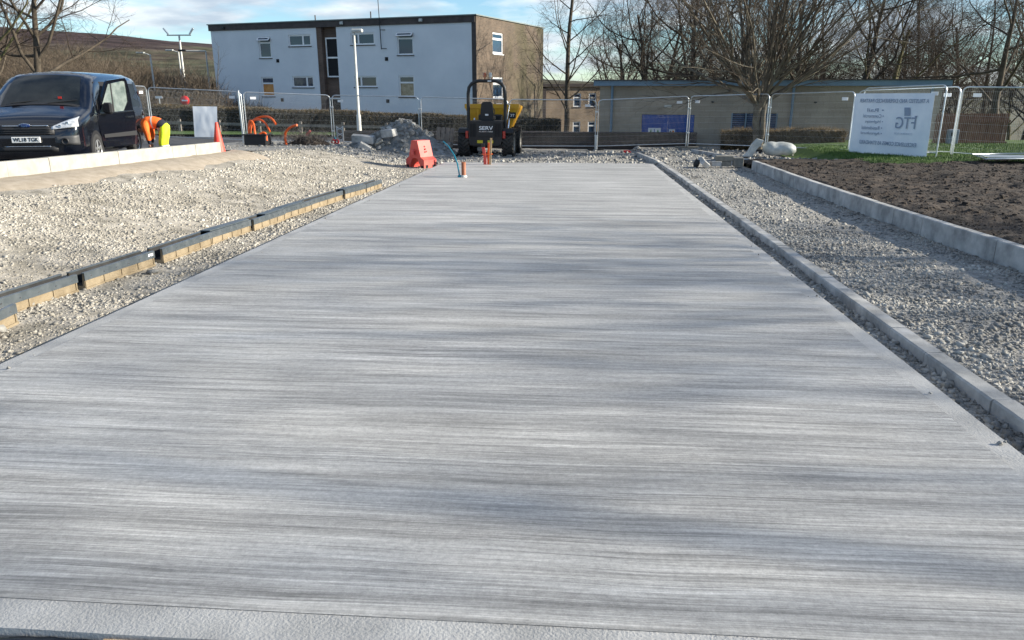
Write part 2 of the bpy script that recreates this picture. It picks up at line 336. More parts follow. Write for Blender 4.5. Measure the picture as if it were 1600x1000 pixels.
M['signred'] = mat('sign_red', (.6, .015, .02), rough=.4)
M['skin'] = mat('skin', (.50, .27, .19), rough=.55)
M['hair'] = mat('dark_hair', (.03, .02, .015), rough=.7)
M['hivis_o'] = mat('orange_hi_vis_cloth', (.95, .13, .015), (1.0, .2, .03), 8, .75, .3, 20)
M['hivis_y'] = mat('yellow_hi_vis_cloth', (.70, .88, .02), (.78, .93, .05), 8, .75, .3, 20)
M['tape'] = mat('reflective_tape', (.62, .63, .62), rough=.35)
M['navy'] = mat('navy_cloth', (.015, .017, .03), rough=.8)
M['hill'] = None
M['lowwall'] = brick_mat('low_wall_brick', (.06, .045, .038), (.09, .06, .05), (.05, .045, .04), 'x')
M['brickF'] = brick_mat('dark_front_brick', (.10, .062, .045), (.15, .09, .065), (.12, .10, .085), 'x')
M['brickS'] = brick_mat('brown_side_brick', (.075, .05, .034), (.135, .092, .062), (.125, .107, .085), 'y', moss=(.05, .047, .018, 3.8, 6.5))
M['farbrick'] = brick_mat('far_brick', (.24, .165, .105), (.32, .23, .155), (.29, .245, .19), 'x')
M['block'] = brick_mat('tan_blockwork', (.315, .27, .21), (.36, .31, .245), (.27, .235, .185), 'x', .45, .225, .008, .14)
# ------------------------------------------------------------------ terrain heights
def sstep(t): t = np.clip(t, 0, 1); return t*t*(3-2*t)
def G(x, y):
    """finished level of the site (gravel, soil) at x, y"""
    x = np.asarray(x, float); y = np.asarray(y, float)
    b = -S*np.minimum(y, 33.)
    left = np.interp(y, [0, 18, 20, 27, 33], [.62, .62, .52, .36, .26])*sstep((-4.5-x)/4.1)
    off = np.where(x < 0, -.085, np.where(x < 2.6, -.11, -.012))
    soil = np.interp(y, [0, 22, 30], [.17, .17, .06])+.018*np.clip(x-5, 0, 8)*(y < 26)
    off = np.where(x > 4.95, soil*sstep((25.5-y)/3+1*(y < 22.5)), off)
    off = np.where((y > 23.4) & (x < 2.6), -.13, off)
    return b+off+np.where(x < 0, left, 0)
def g1(x, y): return float(G(x, y))
def road_z(y): return .10-.04*(y-15)
def sheet(name, x0, x1, y0, y1, nx, ny, fn, m, smooth=True, parent=None):
    X, Y = np.meshgrid(np.linspace(x0, x1, nx), np.linspace(y0, y1, ny)); Z = fn(X, Y)
    v = np.stack([X, Y, Z], -1).reshape(-1, 3); i = np.arange(nx*ny).reshape(ny, nx)
    f = np.stack([i[:-1, :-1], i[:-1, 1:], i[1:, 1:], i[1:, :-1]], -1).reshape(-1, 4)
    return link(name, np_mesh(name, v, f, smooth), m, parent)

# ------------------------------------------------------------------ far ground and hill
def far_z(X, Y):
    z = -.95-2.9*sstep((Y-38)/30)*sstep((X+14)/10)
    return z+fbm(X*.05, Y*.05, 3)*.5*sstep((Y-40)/20)
xs = np.concatenate([np.linspace(-3000, -140, 12), np.linspace(-120, 120, 61), np.linspace(140, 3000, 12)])
ys = np.concatenate([np.linspace(-400, -40, 6), np.linspace(-30, 150, 61), np.linspace(180, 4000, 12)])
X, Y = np.meshgrid(xs, ys); i = np.arange(X.size).reshape(X.shape)
structure(link('ground', np_mesh('ground', np.stack([X, Y, far_z(X, Y)], -1).reshape(-1, 3), np.stack([i[:-1, :-1], i[:-1, 1:], i[1:, 1:], i[1:, :-1]], -1).reshape(-1, 4), True), M['ground']))
def hill_mat():
    m = bpy.data.materials.new('moorland'); m.use_nodes = True; t = m.node_tree; p = t.nodes['Principled BSDF']; p.inputs['Roughness'].default_value = .95; p.inputs['Specular IOR Level'].default_value = .1
    N = t.nodes.new; Lk = t.links.new; g = N('ShaderNodeTexCoord'); sx = N('ShaderNodeSeparateXYZ'); Lk(g.outputs['Object'], sx.inputs[0])
    n = N('ShaderNodeTexNoise'); n.inputs['Scale'].default_value = .011; n.inputs['Detail'].default_value = 8; Lk(g.outputs['Object'], n.inputs['Vector'])
    ad = N('ShaderNodeMath'); ad.operation = 'MULTIPLY_ADD'; Lk(n.outputs[0], ad.inputs[0]); ad.inputs[1].default_value = 70; Lk(sx.outputs[2], ad.inputs[2])
    mr = N('ShaderNodeMapRange'); mr.inputs[1].default_value = 28; mr.inputs[2].default_value = 92; Lk(ad.outputs[0], mr.inputs[0])
    r = N('ShaderNodeValToRGB'); e = r.color_ramp.elements; e[0].color = (.06, .052, .03, 1); e[1].color = (.05, .034, .032, 1)
    for q, c in ((.2, (.075, .062, .044)), (.38, (.06, .064, .038)), (.5, (.088, .078, .05)), (.62, (.065, .064, .04)), (.72, (.08, .064, .048)), (.84, (.05, .037, .034))):
        k = e.new(q); k.color = (*c, 1)
    Lk(mr.outputs[0], r.inputs[0])
    vo = N('ShaderNodeTexNoise'); vo.inputs['Scale'].default_value = .045; vo.inputs['Detail'].default_value = 6; Lk(g.outputs['Object'], vo.inputs['Vector'])
    m2 = N('ShaderNodeMapRange'); m2.inputs[1].default_value = .36; m2.inputs[2].default_value = .62; m2.inputs[3].default_value = .55; m2.inputs[4].default_value = 1.55; Lk(vo.outputs[0], m2.inputs[0])
    sc = N('ShaderNodeVectorMath'); sc.operation = 'SCALE'; Lk(r.outputs[0], sc.inputs[0]); Lk(m2.outputs[0], sc.inputs['Scale']); Lk(sc.outputs[0], p.inputs['Base Color']); return m
def hill_z(X, Y):
    # a long ridge lying across the view, falling to the right
    ax = X/Y*1.0
    crest = np.interp(X, [-2200, -1100, -780, -620, -420, -100, 300], [112, 84, 76, 67, 49, 16, -2])
    prof = sstep((Y-330)/700)
    return -4+crest*prof*(.93+.14*prof)+fbm(X*.006, Y*.006, 5)*16*prof*np.clip(crest/90, 0, 1)
structure(sheet('hill', -2600, 400, 300, 1250, 150, 70, hill_z, hill_mat()))

# ------------------------------------------------------------------ site ground
def gravel_z(X, Y): return G(X, Y)+fbm(X*1.3, Y*1.3, 5)*.07-.012
def left_gravel(X, Y):
    z = gravel_z(X, Y); edge = (X > -4.05) & (Y < 23.5)
    return np.where(edge, -S*Y-.10+fbm(X*3, Y*3, 3)*.03, z)
def path_z(X, Y): return -S*Y-.018+fbm(X*1.4+9, Y*1.4, 5)*.05
def gap_z(X, Y): return -S*Y-.085+fbm(X*4, Y*4, 3)*.04
gl = structure(sheet('gravel_ground', -9.0, -3.86, .5, 23.6, 130, 560, left_gravel, M['gravel']))
structure(sheet('gravel_yard', -14, 16, 23.55, 33.2, 300, 110, lambda X, Y: G(X, np.maximum(Y, 23.6))+fbm(X*1.6, Y*1.6, 5)*.09-.01, M['gravel_grey']))
structure(sheet('gravel_path', 2.66, 4.98, .5, 23.6, 70, 400, path_z, M['gravel_grey']))
structure(sheet('gravel_gap', 2.25, 2.68, .5, 23.6, 8, 200, gap_z, M['gravel_grey']))
def soil_z(X, Y): return G(X, Y)+fbm(X*.8+5, Y*1.1, 3)*.16+np.abs(fbm(X*2.2, Y*3.5+8, 3))*.16-.03+fbm(X*4, Y*8, 3)*.06+np.abs(fbm(X*12, Y*18, 2))*.035+.0-.10*sstep((5.15-X)/.2)
structure(sheet('topsoil', 4.99, 15, 2, 23.55, 230, 420, soil_z, M['soil']))
road = structure(sheet('road', -40, -8.94, -5, 33, 60, 80, lambda X, Y: road_z(Y)+0*X, M['asphalt']))
structure(sheet('back_road', -45, -6, 33.0, 36.6, 60, 8, lambda X, Y: -.62+0*X+.0*Y, M['asphalt']))
def lawn_z(X, Y): return np.maximum(G(X, np.minimum(Y, 23.)), -.45)+.03+fbm(X*.7, Y*.7, 3)*.07-.012*np.clip(Y-23, 0, 20)
verge = structure(sheet('grass_verge', 7.2, 26, 20.4, 32, 70, 60, lambda X, Y: lawn_z(X, Y)-.16*sstep((21.6-Y+.5*fbm(X, Y*0, 3))/1.0)-.25*sstep((8.3-X)/1.), M['grass']))
structure(sheet('grass_strip', -45, -8, 36.6, 39.5, 60, 8, lambda X, Y: -.50+0*X, M['grass']))

# ------------------------------------------------------------------ concrete slab with trowelled margins
SX0, SX1, SY0, SY1, MG = -3.89, 2.36, 2.03, 23.35, .15
def zs(y): return -S*y
slab = MB()
def xr(y): return 2.325+.0045*y      # right edge, very slightly splayed
def quad(b, x0, x1, y0, y1, dz=0): b.add([(x0, y0, zs(y0)+dz), (x1, y0, zs(y0)+dz), (x1, y1, zs(y1)+dz), (x0, y1, zs(y1)+dz)], [(0, 1, 2, 3)])
slab.add([(SX0+MG, SY0+MG, zs(SY0+MG)), (xr(SY0+MG)-MG, SY0+MG, zs(SY0+MG)), (xr(SY1)-MG, SY1-.02, zs(SY1-.02)), (SX0+MG, SY1-.02, zs(SY1-.02))], [(0, 1, 2, 3)])
so_ = structure(slab.build('concrete_slab', M['slab']))
mg = MB(); MZ = -.008; rng2 = random.Random(4)
def margin(x0, x1, y0, y1, long):
    MZ = -.0025 if long == 2 else -.007
    """thin strip with a slightly wandering outer arris, its inner edge 4 mm below the brushed field"""
    n = int(max(abs(x1-x0), abs(y1-y0))/.25)+1; vs = []; outer = []
    for k in range(n+1):
        t = k/n; j = (fbm(np.array([k*.31+long*9]), np.array([long*3.3]), 3)[0])*.022
        if long < 2:
            y = y0+(y1-y0)*t; e = xr(y)-SX1 if long else 0
            vs += [(x0+e+(.03 if not long else -.03), y, zs(y)+MZ), (x1+e+(j if long else -j), y, zs(y)+MZ-.003), (x1+e+(j+.006 if long else -j-.006), y, zs(y)-.03), (x1+e+(j+.006 if long else -j-.006), y, zs(y)-.2)]
        else: x = x0+(x1-x0)*t; vs += [(x, y0+.03, zs(y0)+MZ), (x, y1+j, zs(y1)+MZ-.003), (x, y1+j-.006, zs(y1)-.03), (x, y1+j-.006, zs(y1)-.25)]
    fs = [(a*4+q, a*4+q+1, a*4+q+5, a*4+q+4) for a in range(n) for q in range(3)]
    mb = MB(); mb.add(vs, fs, False); o = mb.build('slab_margin', M['margin'], so_); return o
margin(SX0+MG, SX0, SY0, SY1, 0); margin(SX1-MG, SX1, SY0, SY1, 1); margin(SX0+MG, SX1-MG, SY0+MG, SY0, 2)
bk = MB(); bk.box(SX0, SX1, SY1-.02, SY1, zs(SY1)-.25, zs(SY1)-.0005); bk.build('slab_back_edge', M['margin'], so_)
# shutter board and membrane left at the near edge
sb = MB(); sb.box(-1.53, 2.6, 1.965, 2.012, zs(2)-.2, zs(2)-.012); tag(sb.build('timber_formwork', M['timber']), 'sawn timber formwork against the near edge of the slab', 'formwork')
X0 = np.linspace(-4.5, -1.56, 140); Y0 = np.linspace(1.2, 2.03, 44)
XX, YY = np.meshgrid(X0, Y0); ZZ = zs(YY)-.022+fbm(XX*7, YY*7, 4)*.035-.05*sstep((1.95-YY)/.4)
ii = np.arange(XX.size).reshape(XX.shape); YY = np.minimum(YY, 2.006+fbm(XX*9, XX*0+2, 3)*.045)
tag(link('plastic_membrane', np_mesh('plastic_membrane', np.stack([XX, YY, ZZ], -1).reshape(-1, 3), np.stack([ii[:-1, :-1], ii[:-1, 1:], ii[1:, 1:], ii[1:, :-1]], -1).reshape(-1, 4), True), mat('black_polythene', (.006, .007, .010), rough=.3)), 'crumpled black plastic membrane at the near edge of the slab', 'membrane')

# ------------------------------------------------------------------ kerbs
def kerb_line(name, pts, wdt, hgt, top, m, label, step=.915, group='kerbs'):
    """kerb stones laid end to end along pts; top(x,y) gives the level of the upper face"""
    root = empty(name, (0, 0, 0), 0, label, 'kerb', group)
    rr = random.Random(len(pts)*7+int(abs(pts[0][0])*10))
    pts = [Vector((*p, 0)) for p in pts]; seg = 0; pos = pts[0].copy(); i = 0
    while seg < len(pts)-1:
        d = pts[seg+1]-pos; L = d.length
        if L < .2:
            seg += 1
            if seg < len(pts)-1: pos = pts[seg].copy()
            continue
        l = min(step, L); u = d.normalized(); q = pos+u*l
        za = top(pos.x, pos.y); zb = top(q.x, q.y); jz = rr.uniform(-.003, .003); jx = rr.uniform(-.004, .004)
        n = Vector((u.y, -u.x, 0)); mb = MB(); g = .004; b = .012; a0 = pos+u*g; a1 = q-u*g; prof = [(0, -hgt), (0, -b), (b, 0), (wdt-b, 0), (wdt, -b), (wdt, -hgt)]
        vs = [a0+n*(x+jx)+Vector((0, 0, za+z+jz)) for x, z in prof]+[a1+n*(x+jx)+Vector((0, 0, zb+z+jz)) for x, z in prof]
        mb.add(vs, [tuple(range(5, -1, -1)), tuple(range(6, 12))]+[(k, (k+1) % 6, 6+(k+1) % 6, 6+k) for k in range(6)])
        mb.build('kerb_stone', m, root); pos = q
    return root
# pts run along the face nearest the slab; the kerb body lies to the right of the direction of travel
kerb_line('kerb', [(2.555, .8), (2.575, 6), (2.62, 12), (2.655, 20), (2.64, 25), (2.34, 28.8)], .14, .26, lambda x, y: -S*y+.004, M['kerb'], 'long pale concrete kerb running along the right edge of the slab')
kerb_line('kerb', [(4.93, 2), (4.86, 8), (4.78, 12.5), (4.80, 17), (4.93, 21.6)], .125, .40, lambda x, y: -S*y+.235, M['kerb'], 'tall concrete kerb holding back the dark soil beside the gravel path')
kerb_line('kerb', [(4.55, 29.3), (5.45, 24.1)], .125, .3, lambda x, y: -S*y+.10, M['kerb'], 'short run of kerb beyond the stack of blocks at the end of the path')
kl = kerb_line('kerb', [(-8.97, 2.5), (-8.86, 11.3), (-8.48, 17.9)], .15, .38, lambda x, y: float(np.interp(y, [2.5, 11.3, 17.9], [.80, .61, .455])), M['kerb_warm'], 'pale new kerb in front of the black van')
# sandy haunch banked against the van kerb
hx = np.linspace(-8.75, -7.5, 16); hy = np.linspace(3, 18.6, 120); XX, YY = np.meshgrid(hx, hy)
kx = np.interp(YY, [2.5, 11.3, 17.9], [-8.82, -8.71, -8.33]); t_ = np.linspace(0, 1, 16)[None]*np.ones_like(YY)
XX = kx-.02+t_*(1.0+fbm(YY*.6, YY*0+3, 3)*.9); tz = np.interp(YY, [2.5, 11.3, 17.9], [.80, .61, .455])-.235
ZZ = (tz*(1-t_)+(G(XX, YY)-.06)*t_)+.035*np.sin(t_*3.14)+fbm(XX*3, YY*3, 4)*.03
ii = np.arange(XX.size).reshape(XX.shape)
structure(link('sand_bank', np_mesh('sand_bank', np.stack([XX, YY, ZZ], -1).reshape(-1, 3), np.stack([ii[:-1, :-1], ii[:-1, 1:], ii[1:, 1:], ii[1:, :-1]], -1).reshape(-1, 4), True), M['dust']))

# ------------------------------------------------------------------ loose stones
def scatter(name, regs, zfn, m, label, size, keep=None, sink=.12):
    ps = []; ss = []
    for x0, x1, y0, y1, dens, k in regs:
        n = int((x1-x0)*(y1-y0)*dens); x = RNG.uniform(x0, x1, n); y = RNG.uniform(y0, y1, n)
        if keep is not None:
            q = keep(x, y); x = x[q]; y = y[q]
        s = size*k*np.clip(RNG.lognormal(0, .5, len(x)), .4, 3.2); ps.append(np.stack([x, y, zfn(x, y)+s*sink], -1)); ss.append(s)
    v, f = rocks(np.concatenate(ps), np.concatenate(ss), .72, .22, CUB_V, CUB_F); o = link(name, np_mesh(name, v, f), m); o['kind'] = 'stuff'; o['label'] = label; o['category'] = 'gravel'; return o
def not_sand(x, y): return (x > np.interp(y, [2.5, 11.3, 17.9, 19], [-8.0, -7.8, -7.45, -9])+fbm(x*2, y*2, 3)*1.2) | (y > 18.6)
scatter('gravel_stones', [(-6.2, -3.92, 3.2, 7, 2100, .95), (-8.3, -3.92, 7, 10, 1600, 1.0), (-8.6, -3.92, 10, 14, 1000, 1.15), (-8.6, -3.92, 14, 19, 480, 1.35), (-8.8, -3.92, 19, 23.5, 250, 1.6), (-13, -4, 23.5, 28, 50, 1.6)], lambda x, y: left_gravel(x, y), M['stone'], 'cream limestone gravel between the slab and the pale kerb', .0088, lambda x, y: not_sand(x, y) & (RNG.random(len(x)) < .28+.9*sstep((fbm(x*.55+3, y*.9, 4)+.16)/.26)))
scatter('gravel_stones', [(2.74, 4.9, 3, 7, 1700, .95), (2.74, 4.85, 7, 11, 1100, 1), (2.78, 4.8, 11, 17, 420, 1.15), (2.8, 4.8, 17, 24, 220, 1.3)], path_z, M['stone_grey'], 'grey gravel on the path between the two kerbs', .0100, lambda x, y: RNG.random(len(x)) < .25+.75*sstep((x+.12*(y-4)-2.6)/1.5*0+1.1-np.abs(x-(4.0-.0*y))*0-.9*np.exp(-((x-4.25)/.35)**2)*(y > 6)))
scatter('gravel_stones', [(2.36, 2.6, 3, 10, 1300, .9), (2.38, 2.65, 10, 23, 600, 1.0)], gap_z, M['stone_grey'], 'dark gravel in the narrow gap between slab and kerb', .014)
scatter('gravel_stones', [(-9, 9, 23.5, 27, 42, 1.3), (-12, 7, 27, 32, 22, 1.5)], lambda x, y: G(x, np.maximum(y, 23.6))+fbm(x*1.6, y*1.6, 5)*.09-.01, M['stone_grey'], 'grey stones strewn over the yard beyond the slab', .022)
scatter('soil_clods', [(5.1, 12, 6, 12, 160, .45), (5.1, 13, 12, 21.5, 110, .55)], soil_z, M['soil'], 'dark clods of topsoil behind the tall kerb', .03, None, -.18)['category'] = 'soil'
scatter('gravel_stones', [(2.22, 2.34, 3, 16, 16, .8), (-3.87, -3.66, 3.5, 22, 9, .9), (-3.6, 2.3, 20, 23.2, 1.5, .9)], lambda x, y: -S*y+.001+0*x, M['stone_grey'], 'few small stones spilt onto the edges of the slab', .007)
# a few lumps big enough to pick out one by one
vv, ff = [], []
lump_meshes = []
for k in range(5):
    v, f = rocks(np.zeros((1, 3)), np.array([1.0]), .7, .3); lump_meshes.append(np_mesh('loose_stone', v, f)); lump_meshes[-1].materials.append(M['rubble'] if k % 2 else M['stone_grey'])
def lump(x, y, s, zf, label, k):
    o = bpy.data.objects.new('loose_stone', lump_meshes[k % 5]); COL.objects.link(o); o.scale = (s, s, s*.8); o.location = (x, y, zf(x, y)+s*.4); o.rotation_euler = (0, 0, k*1.3); tag(o, label, 'stone', 'loose stones')
lg = lambda x, y: float(left_gravel(np.array([x]), np.array([y]))[0])
lump(-4.62, 5.55, .075, lg, 'brown fist-sized stone by the end of the nearest drainage channel', 0)
lump(-4.62, 7.9, .06, lg, 'dark clod between the second and third drainage channels and the slab', 1)
lump(4.5, 4.9, .05, lambda x, y: -S*y+.02, 'rounded tan stone lying near on the grey gravel path', 2)
lump(2.46, 7.3, .05, lambda x, y: -S*y-.09, 'pale broken lump standing proud in the gap beside the slab', 4)
lump(3.0, 5.5, .04, lambda x, y: -S*y+.02, 'mossy stone lying against the outer side of the near kerb', 3)
# ------------------------------------------------------------------ block of flats
def wall_holes(mb, u0, u1, z0, z1, holes, y, depth, plane='x'):
    us = sorted({u0, u1, *[h[0] for h in holes], *[h[1] for h in holes]}); zs_ = sorted({z0, z1, *[h[2] for h in holes], *[h[3] for h in holes]})
    pt = (lambda u, z, d: (u, y+d, z)) if plane == 'x' else (lambda u, z, d: (y-d, u, z))
    for a, b in zip(us, us[1:]):
        for c, e in zip(zs_, zs_[1:]):
            if any(h[0] <= (a+b)/2 <= h[1] and h[2] <= (c+e)/2 <= h[3] for h in holes): continue
            mb.add([pt(a, c, 0), pt(b, c, 0), pt(b, e, 0), pt(a, e, 0)], [(0, 1, 2, 3)])
    for a, b, c, e in holes:
        mb.add([pt(a, c, 0), pt(b, c, 0), pt(b, e, 0), pt(a, e, 0), pt(a, c, depth), pt(b, c, depth), pt(b, e, depth), pt(a, e, depth)], [(0, 1, 5, 4), (1, 2, 6, 5), (2, 3, 7, 6), (3, 0, 4, 7)])
def window(root, a, b, c, e, y, splits=(), trans=(), lower=None, open_top=False, plane='x', fr=.085, m=None):
    """frame bars, panes and a sill in an opening; splits are upright mullions, trans a cross bar"""
    sg = 1 if plane == 'x' else -1
    def bx(mb, u0, u1, d0, d1, z0, z1):
        if plane == 'x': mb.box(u0, u1, y+d0, y+d1, z0, z1)
        else: mb.box(y-d1, y-d0, u0, u1, z0, z1)
    f = MB(); D0, D1 = .045, .10
    bx(f, a, a+fr, D0, D1, c, e); bx(f, b-fr, b, D0, D1, c, e); bx(f, a+fr, b-fr, D0, D1, c, c+fr); bx(f, a+fr, b-fr, D0, D1, e-fr, e)
    for s in splits: bx(f, s-fr*.7, s+fr*.7, D0, D1, c+fr, e-fr)
    for z in trans: bx(f, a+fr, b-fr, D0, D1, z-fr*.6, z+fr*.6)
    w_ = f.build('window', M['white'], root)
    us = [a, *splits, b]; zz_ = [c, *trans, e]
    for u0, u1 in zip(us, us[1:]):
        for k, (z0, z1) in enumerate(zip(zz_, zz_[1:])):
            g = MB(); bx(g, u0+.02, u1-.02, .078, .084, z0+.02, z1-.02)
            if lower and k == 0: g.build('board', M[lower], w_)
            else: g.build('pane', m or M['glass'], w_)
    s = MB(); bx(s, a-.05, b+.05, -.05, .06, c-.06, c-.005); s.build('sill', M['white'] if plane == 'y' else M['fascia'], w_)
    if open_top:
        o = MB(); z0, z1 = trans[0], e; hgt = z1-z0-.06; T = Matrix.Translation((0, y-.01, z1-.03)) @ Matrix.Rotation(R(-48), 4, 'X')
        for p_, q_, r_, s2 in ((a, a+fr, -hgt, 0), (b-fr, b, -hgt, 0), (a+fr, b-fr, -hgt, -hgt+fr), (a+fr, b-fr, -fr, 0)): o.box(p_, q_, -.02, .02, r_, s2, T)
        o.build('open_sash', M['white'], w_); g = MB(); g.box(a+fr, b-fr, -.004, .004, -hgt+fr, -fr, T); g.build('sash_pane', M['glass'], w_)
    return w_
FA = (-25.2, 54.4); FANG = R(-18.212); FL, FD, FZ = 20.32, 11.5, 5.80; FB = -3.2
flats = empty('block_of_flats', (*FA, 0), FANG, 'two storeys of a flat-roofed block of flats with white rendered front and brown brick end', 'building')
fm = MB(); fm.box(0, FL-.02, .30, FD, FB, FZ-.08); fm.build('brick_wall', M['brickF'], flats)
# brick end facing the sun
es = MB(); hs = [(2.4, 4.05, 3.70, 4.97), (2.4, 4.05, 1.0, 2.29)]
wall_holes(es, .0, FD, FB, FZ-.08, hs, FL+.06, .14, 'y'); es.add([(FL+.06, FD, FB), (FL-.5, FD, FB), (FL-.5, FD, FZ-.08), (FL+.06, FD, FZ-.08), (FL+.06, 0, FB), (FL-.15, 0, FB), (FL-.15, 0, FZ-.08), (FL+.06, 0, FZ-.08)], [(0, 1, 2, 3), (4, 5, 6, 7)])
es.build('end_wall', M['brickS'], flats)
for h in hs: window(flats, *h, FL+.06, splits=(), trans=(h[2]+.88,), plane='y', fr=.11)
def panel(u0, u1, holes):
    mb = MB(); wall_holes(mb, u0, u1, FB, FZ-.42, holes, 0, .12)
    for u in (u0, u1): mb.add([(u, 0, FB), (u, .31, FB), (u, .31, FZ-.42), (u, 0, FZ-.42)], [(0, 1, 2, 3)])
    mb.build('render_panel', M['render'], flats)
W1 = (4.12, 5.12, 3.56, 4.90); W2 = (6.62, 8.40, 4.27, 4.97); W3 = (4.05, 5.10, 1.07, 2.33); W4 = (6.66, 8.38, 1.66, 2.37)
W5 = (11.50, 13.27, 4.26, 4.96); W6 = (14.92, 16.06, 3.60, 4.94); W7 = (11.60, 13.30, 1.68, 2.36); W8 = (14.92, 16.04, 1.08, 2.36)
panel(.06, 8.86, [W1, W2, W3, W4]); panel(10.42, 20.08, [W5, W6, W7, W8])
window(flats, *W1, 0, trans=(4.53,), open_top=True); window(flats, *W2, 0, splits=(7.75,)); window(flats, *W3, 0, trans=(1.92,), lower='board_o'); window(flats, *W4, 0, splits=(7.83,))
window(flats, *W5, 0, splits=(12.05,)); window(flats, *W6, 0, trans=(4.57,), open_top=True); window(flats, *W7, 0, splits=(12.1,)); window(flats, *W8, 0, trans=(1.95,), lower='board_b')
window(flats, 9.36, 10.40, 2.30, 4.76, .20, trans=(3.52,), m=M['dark'])
window(flats, 9.36, 10.40, -.6, 1.0, .20, m=M['dark'])
fx = MB(); fx.box(-.06, FL+.0, -.07, .295, FZ-.42, FZ-.045); fx.build('fascia', M['fascia'], flats)
pl_ = MB(); pl_.box(20.085, FL+.055, -.03, .295, FB, FZ-.423); pl_.build('corner_pilaster', M['fascia'], flats)
pl2 = MB(); pl2.box(8.865, 9.25, .02, .296, FB, FZ-.423); pl2.build('stair_pier', M['brickF'], flats)
rf = MB(); rf.box(-.12, FL+.14, -.13, FD+.1, FZ-.044, FZ+.02); rf = rf.build('roof', mat('roof_edge_trim', (.20, .23, .22), rough=.6), flats)
for u, z, k in ((5.6, 3.37, 0), (5.7, .84, 0), (14.1, 3.38, 0), (14.05, .82, 0)):
    q = MB(); q.box(u-.11, u+.11, -.03, -.003, z-.11, z+.11); q.build('wall_vent', M['dark'], flats)
for u, yy_, h_ in ((8.0, 1.2, .45), (12.2, 1.4, .55)):
    q = MB(); q.tube([(u, yy_, FZ), (u, yy_, FZ+h_)], .04, 6); q.build('vent_pipe', M['fascia'], flats)
q = MB(); q.tube([(13.85, -.16, 3.95), (13.72, -.16, 8.4)], [.03, .02], 6); q.tube([(13.85, -.16, 4.0), (14.15, -.02, 4.0)], .02, 5); q.tube([(13.82, -.16, 5.1), (14.1, -.02, 5.1)], .02, 5); q.build('aerial_mast', M['plastic'], flats)
for u, z in ((1.3, 5.55), (10.95, 5.58), (16.7, 5.58)):
    q = MB(); q.box(u-.12, u+.12, -.2, -.07, z-.09, z+.09, bev=.03); q.build('bulkhead_light', M['whiteplastic'] if u > 2 else M['plastic'], flats)
# far block of flats seen through the gap
ff_ = empty('block_of_flats', (-3.6, 74.5, 0), R(14), 'far brown brick flats with white windows seen between the big block and the low building', 'building')
q = MB(); fh = [(x, x+.75, z, z+1.25) for x in (3.75, 5.25) for z in (-.15, -2.75)]
wall_holes(q, 1.1, 8.6, -5, 1.7, fh, 0, .1); q.add([(1.1, 0, -5), (1.1, 6, -5), (1.1, 6, 1.7), (1.1, 0, 1.7), (8.6, 0, -5), (8.6, 6, -5), (8.6, 6, 1.7), (8.6, 0, 1.7)], [(0, 1, 2, 3), (4, 5, 6, 7)]); q.build('brick_wall', M['farbrick'], ff_)
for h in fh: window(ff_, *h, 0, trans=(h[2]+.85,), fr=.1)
q = MB(); q.box(-3, 1.08, .6, 4, -5, 1.5); q.build('render_panel', M['render'], ff_)
q = MB(); q.box(.75, 1.08, -.1, .58, -5, 1.6); q.build('dark_pier', M['fascia'], ff_)
q = MB(); q.box(-3.1, 8.8, -.2, 6, 1.72, 1.95); q.build('roof', M['fascia'], ff_)
# pale house glimpsed beyond the timber fence
hs_ = empty('house', (30, 52, 0), R(-20), 'pale house glimpsed through branches beyond the brown timber fence', 'building')
q = MB(); wall_holes(q, 0, 9, -2, 2.2, [(1.2, 2.4, -.2, 1.1), (5.5, 6.9, -.2, 1.1)], 0, .1); q.add([(0, 0, -2), (0, 7, -2), (0, 7, 2.2), (0, 0, 2.2)], [(0, 1, 2, 3)]); q.build('wall', M['render'], hs_)
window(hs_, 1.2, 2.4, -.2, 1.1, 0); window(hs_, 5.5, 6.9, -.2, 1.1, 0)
q = MB(); q.prism([(-.4, 2.2), (3.5, 4.6), (7.4, 2.2), (7.4, 2.05), (3.5, 4.4), (-.4, 2.05)], -.4, 9.4, 'x'); q.build('roof', M['fascia'], hs_)

# ------------------------------------------------------------------ low building behind the fence
LA = (1.17, 34.79); LANG = R(-9.09); LL, LZ, LB = 13.6, 1.74, -1.3
low = empty('low_building', (*LA, 0), LANG, 'long low flat-roofed tan block building with blue-grey fascia behind the fence', 'building')
q = MB(); lh = [(1.86, 4.10, -.46, .56), (5.61, 7.47, -.14, .64)]
wall_holes(q, .0, LL, LB, LZ, lh, 0, .12); q.add([(0, 0, LB), (0, 6, LB), (0, 6, LZ), (0, 0, LZ), (LL, 0, LB), (LL, 6, LB), (LL, 6, LZ), (LL, 0, LZ)], [(0, 1, 2, 3), (4, 5, 6, 7)]); q.build('block_wall', M['block'], low)
q = MB(); q.box(-.25, LL+.25, -.25, 6.2, LZ+.005, LZ+.22); q.build('fascia', M['bluegrey'], low)
q = MB(); q.box(-.32, LL+.32, -.32, 6.3, LZ+.223, LZ+.26); q.build('roof', M['fascia'], low)
dr = MB()
for a, b in ((1.87, 2.975), (2.985, 4.09)): dr.box(a, b, .05, .1, -.45, .55)
dr = dr.build('door', M['blue'], low)
for a in (1.95, 3.06):
    for k in range(9):
        q = MB(); q.box(a+k*.105, a+k*.105+.02, .035, .052, -.42, .52); q.build('door_rib', M['blue'], dr)
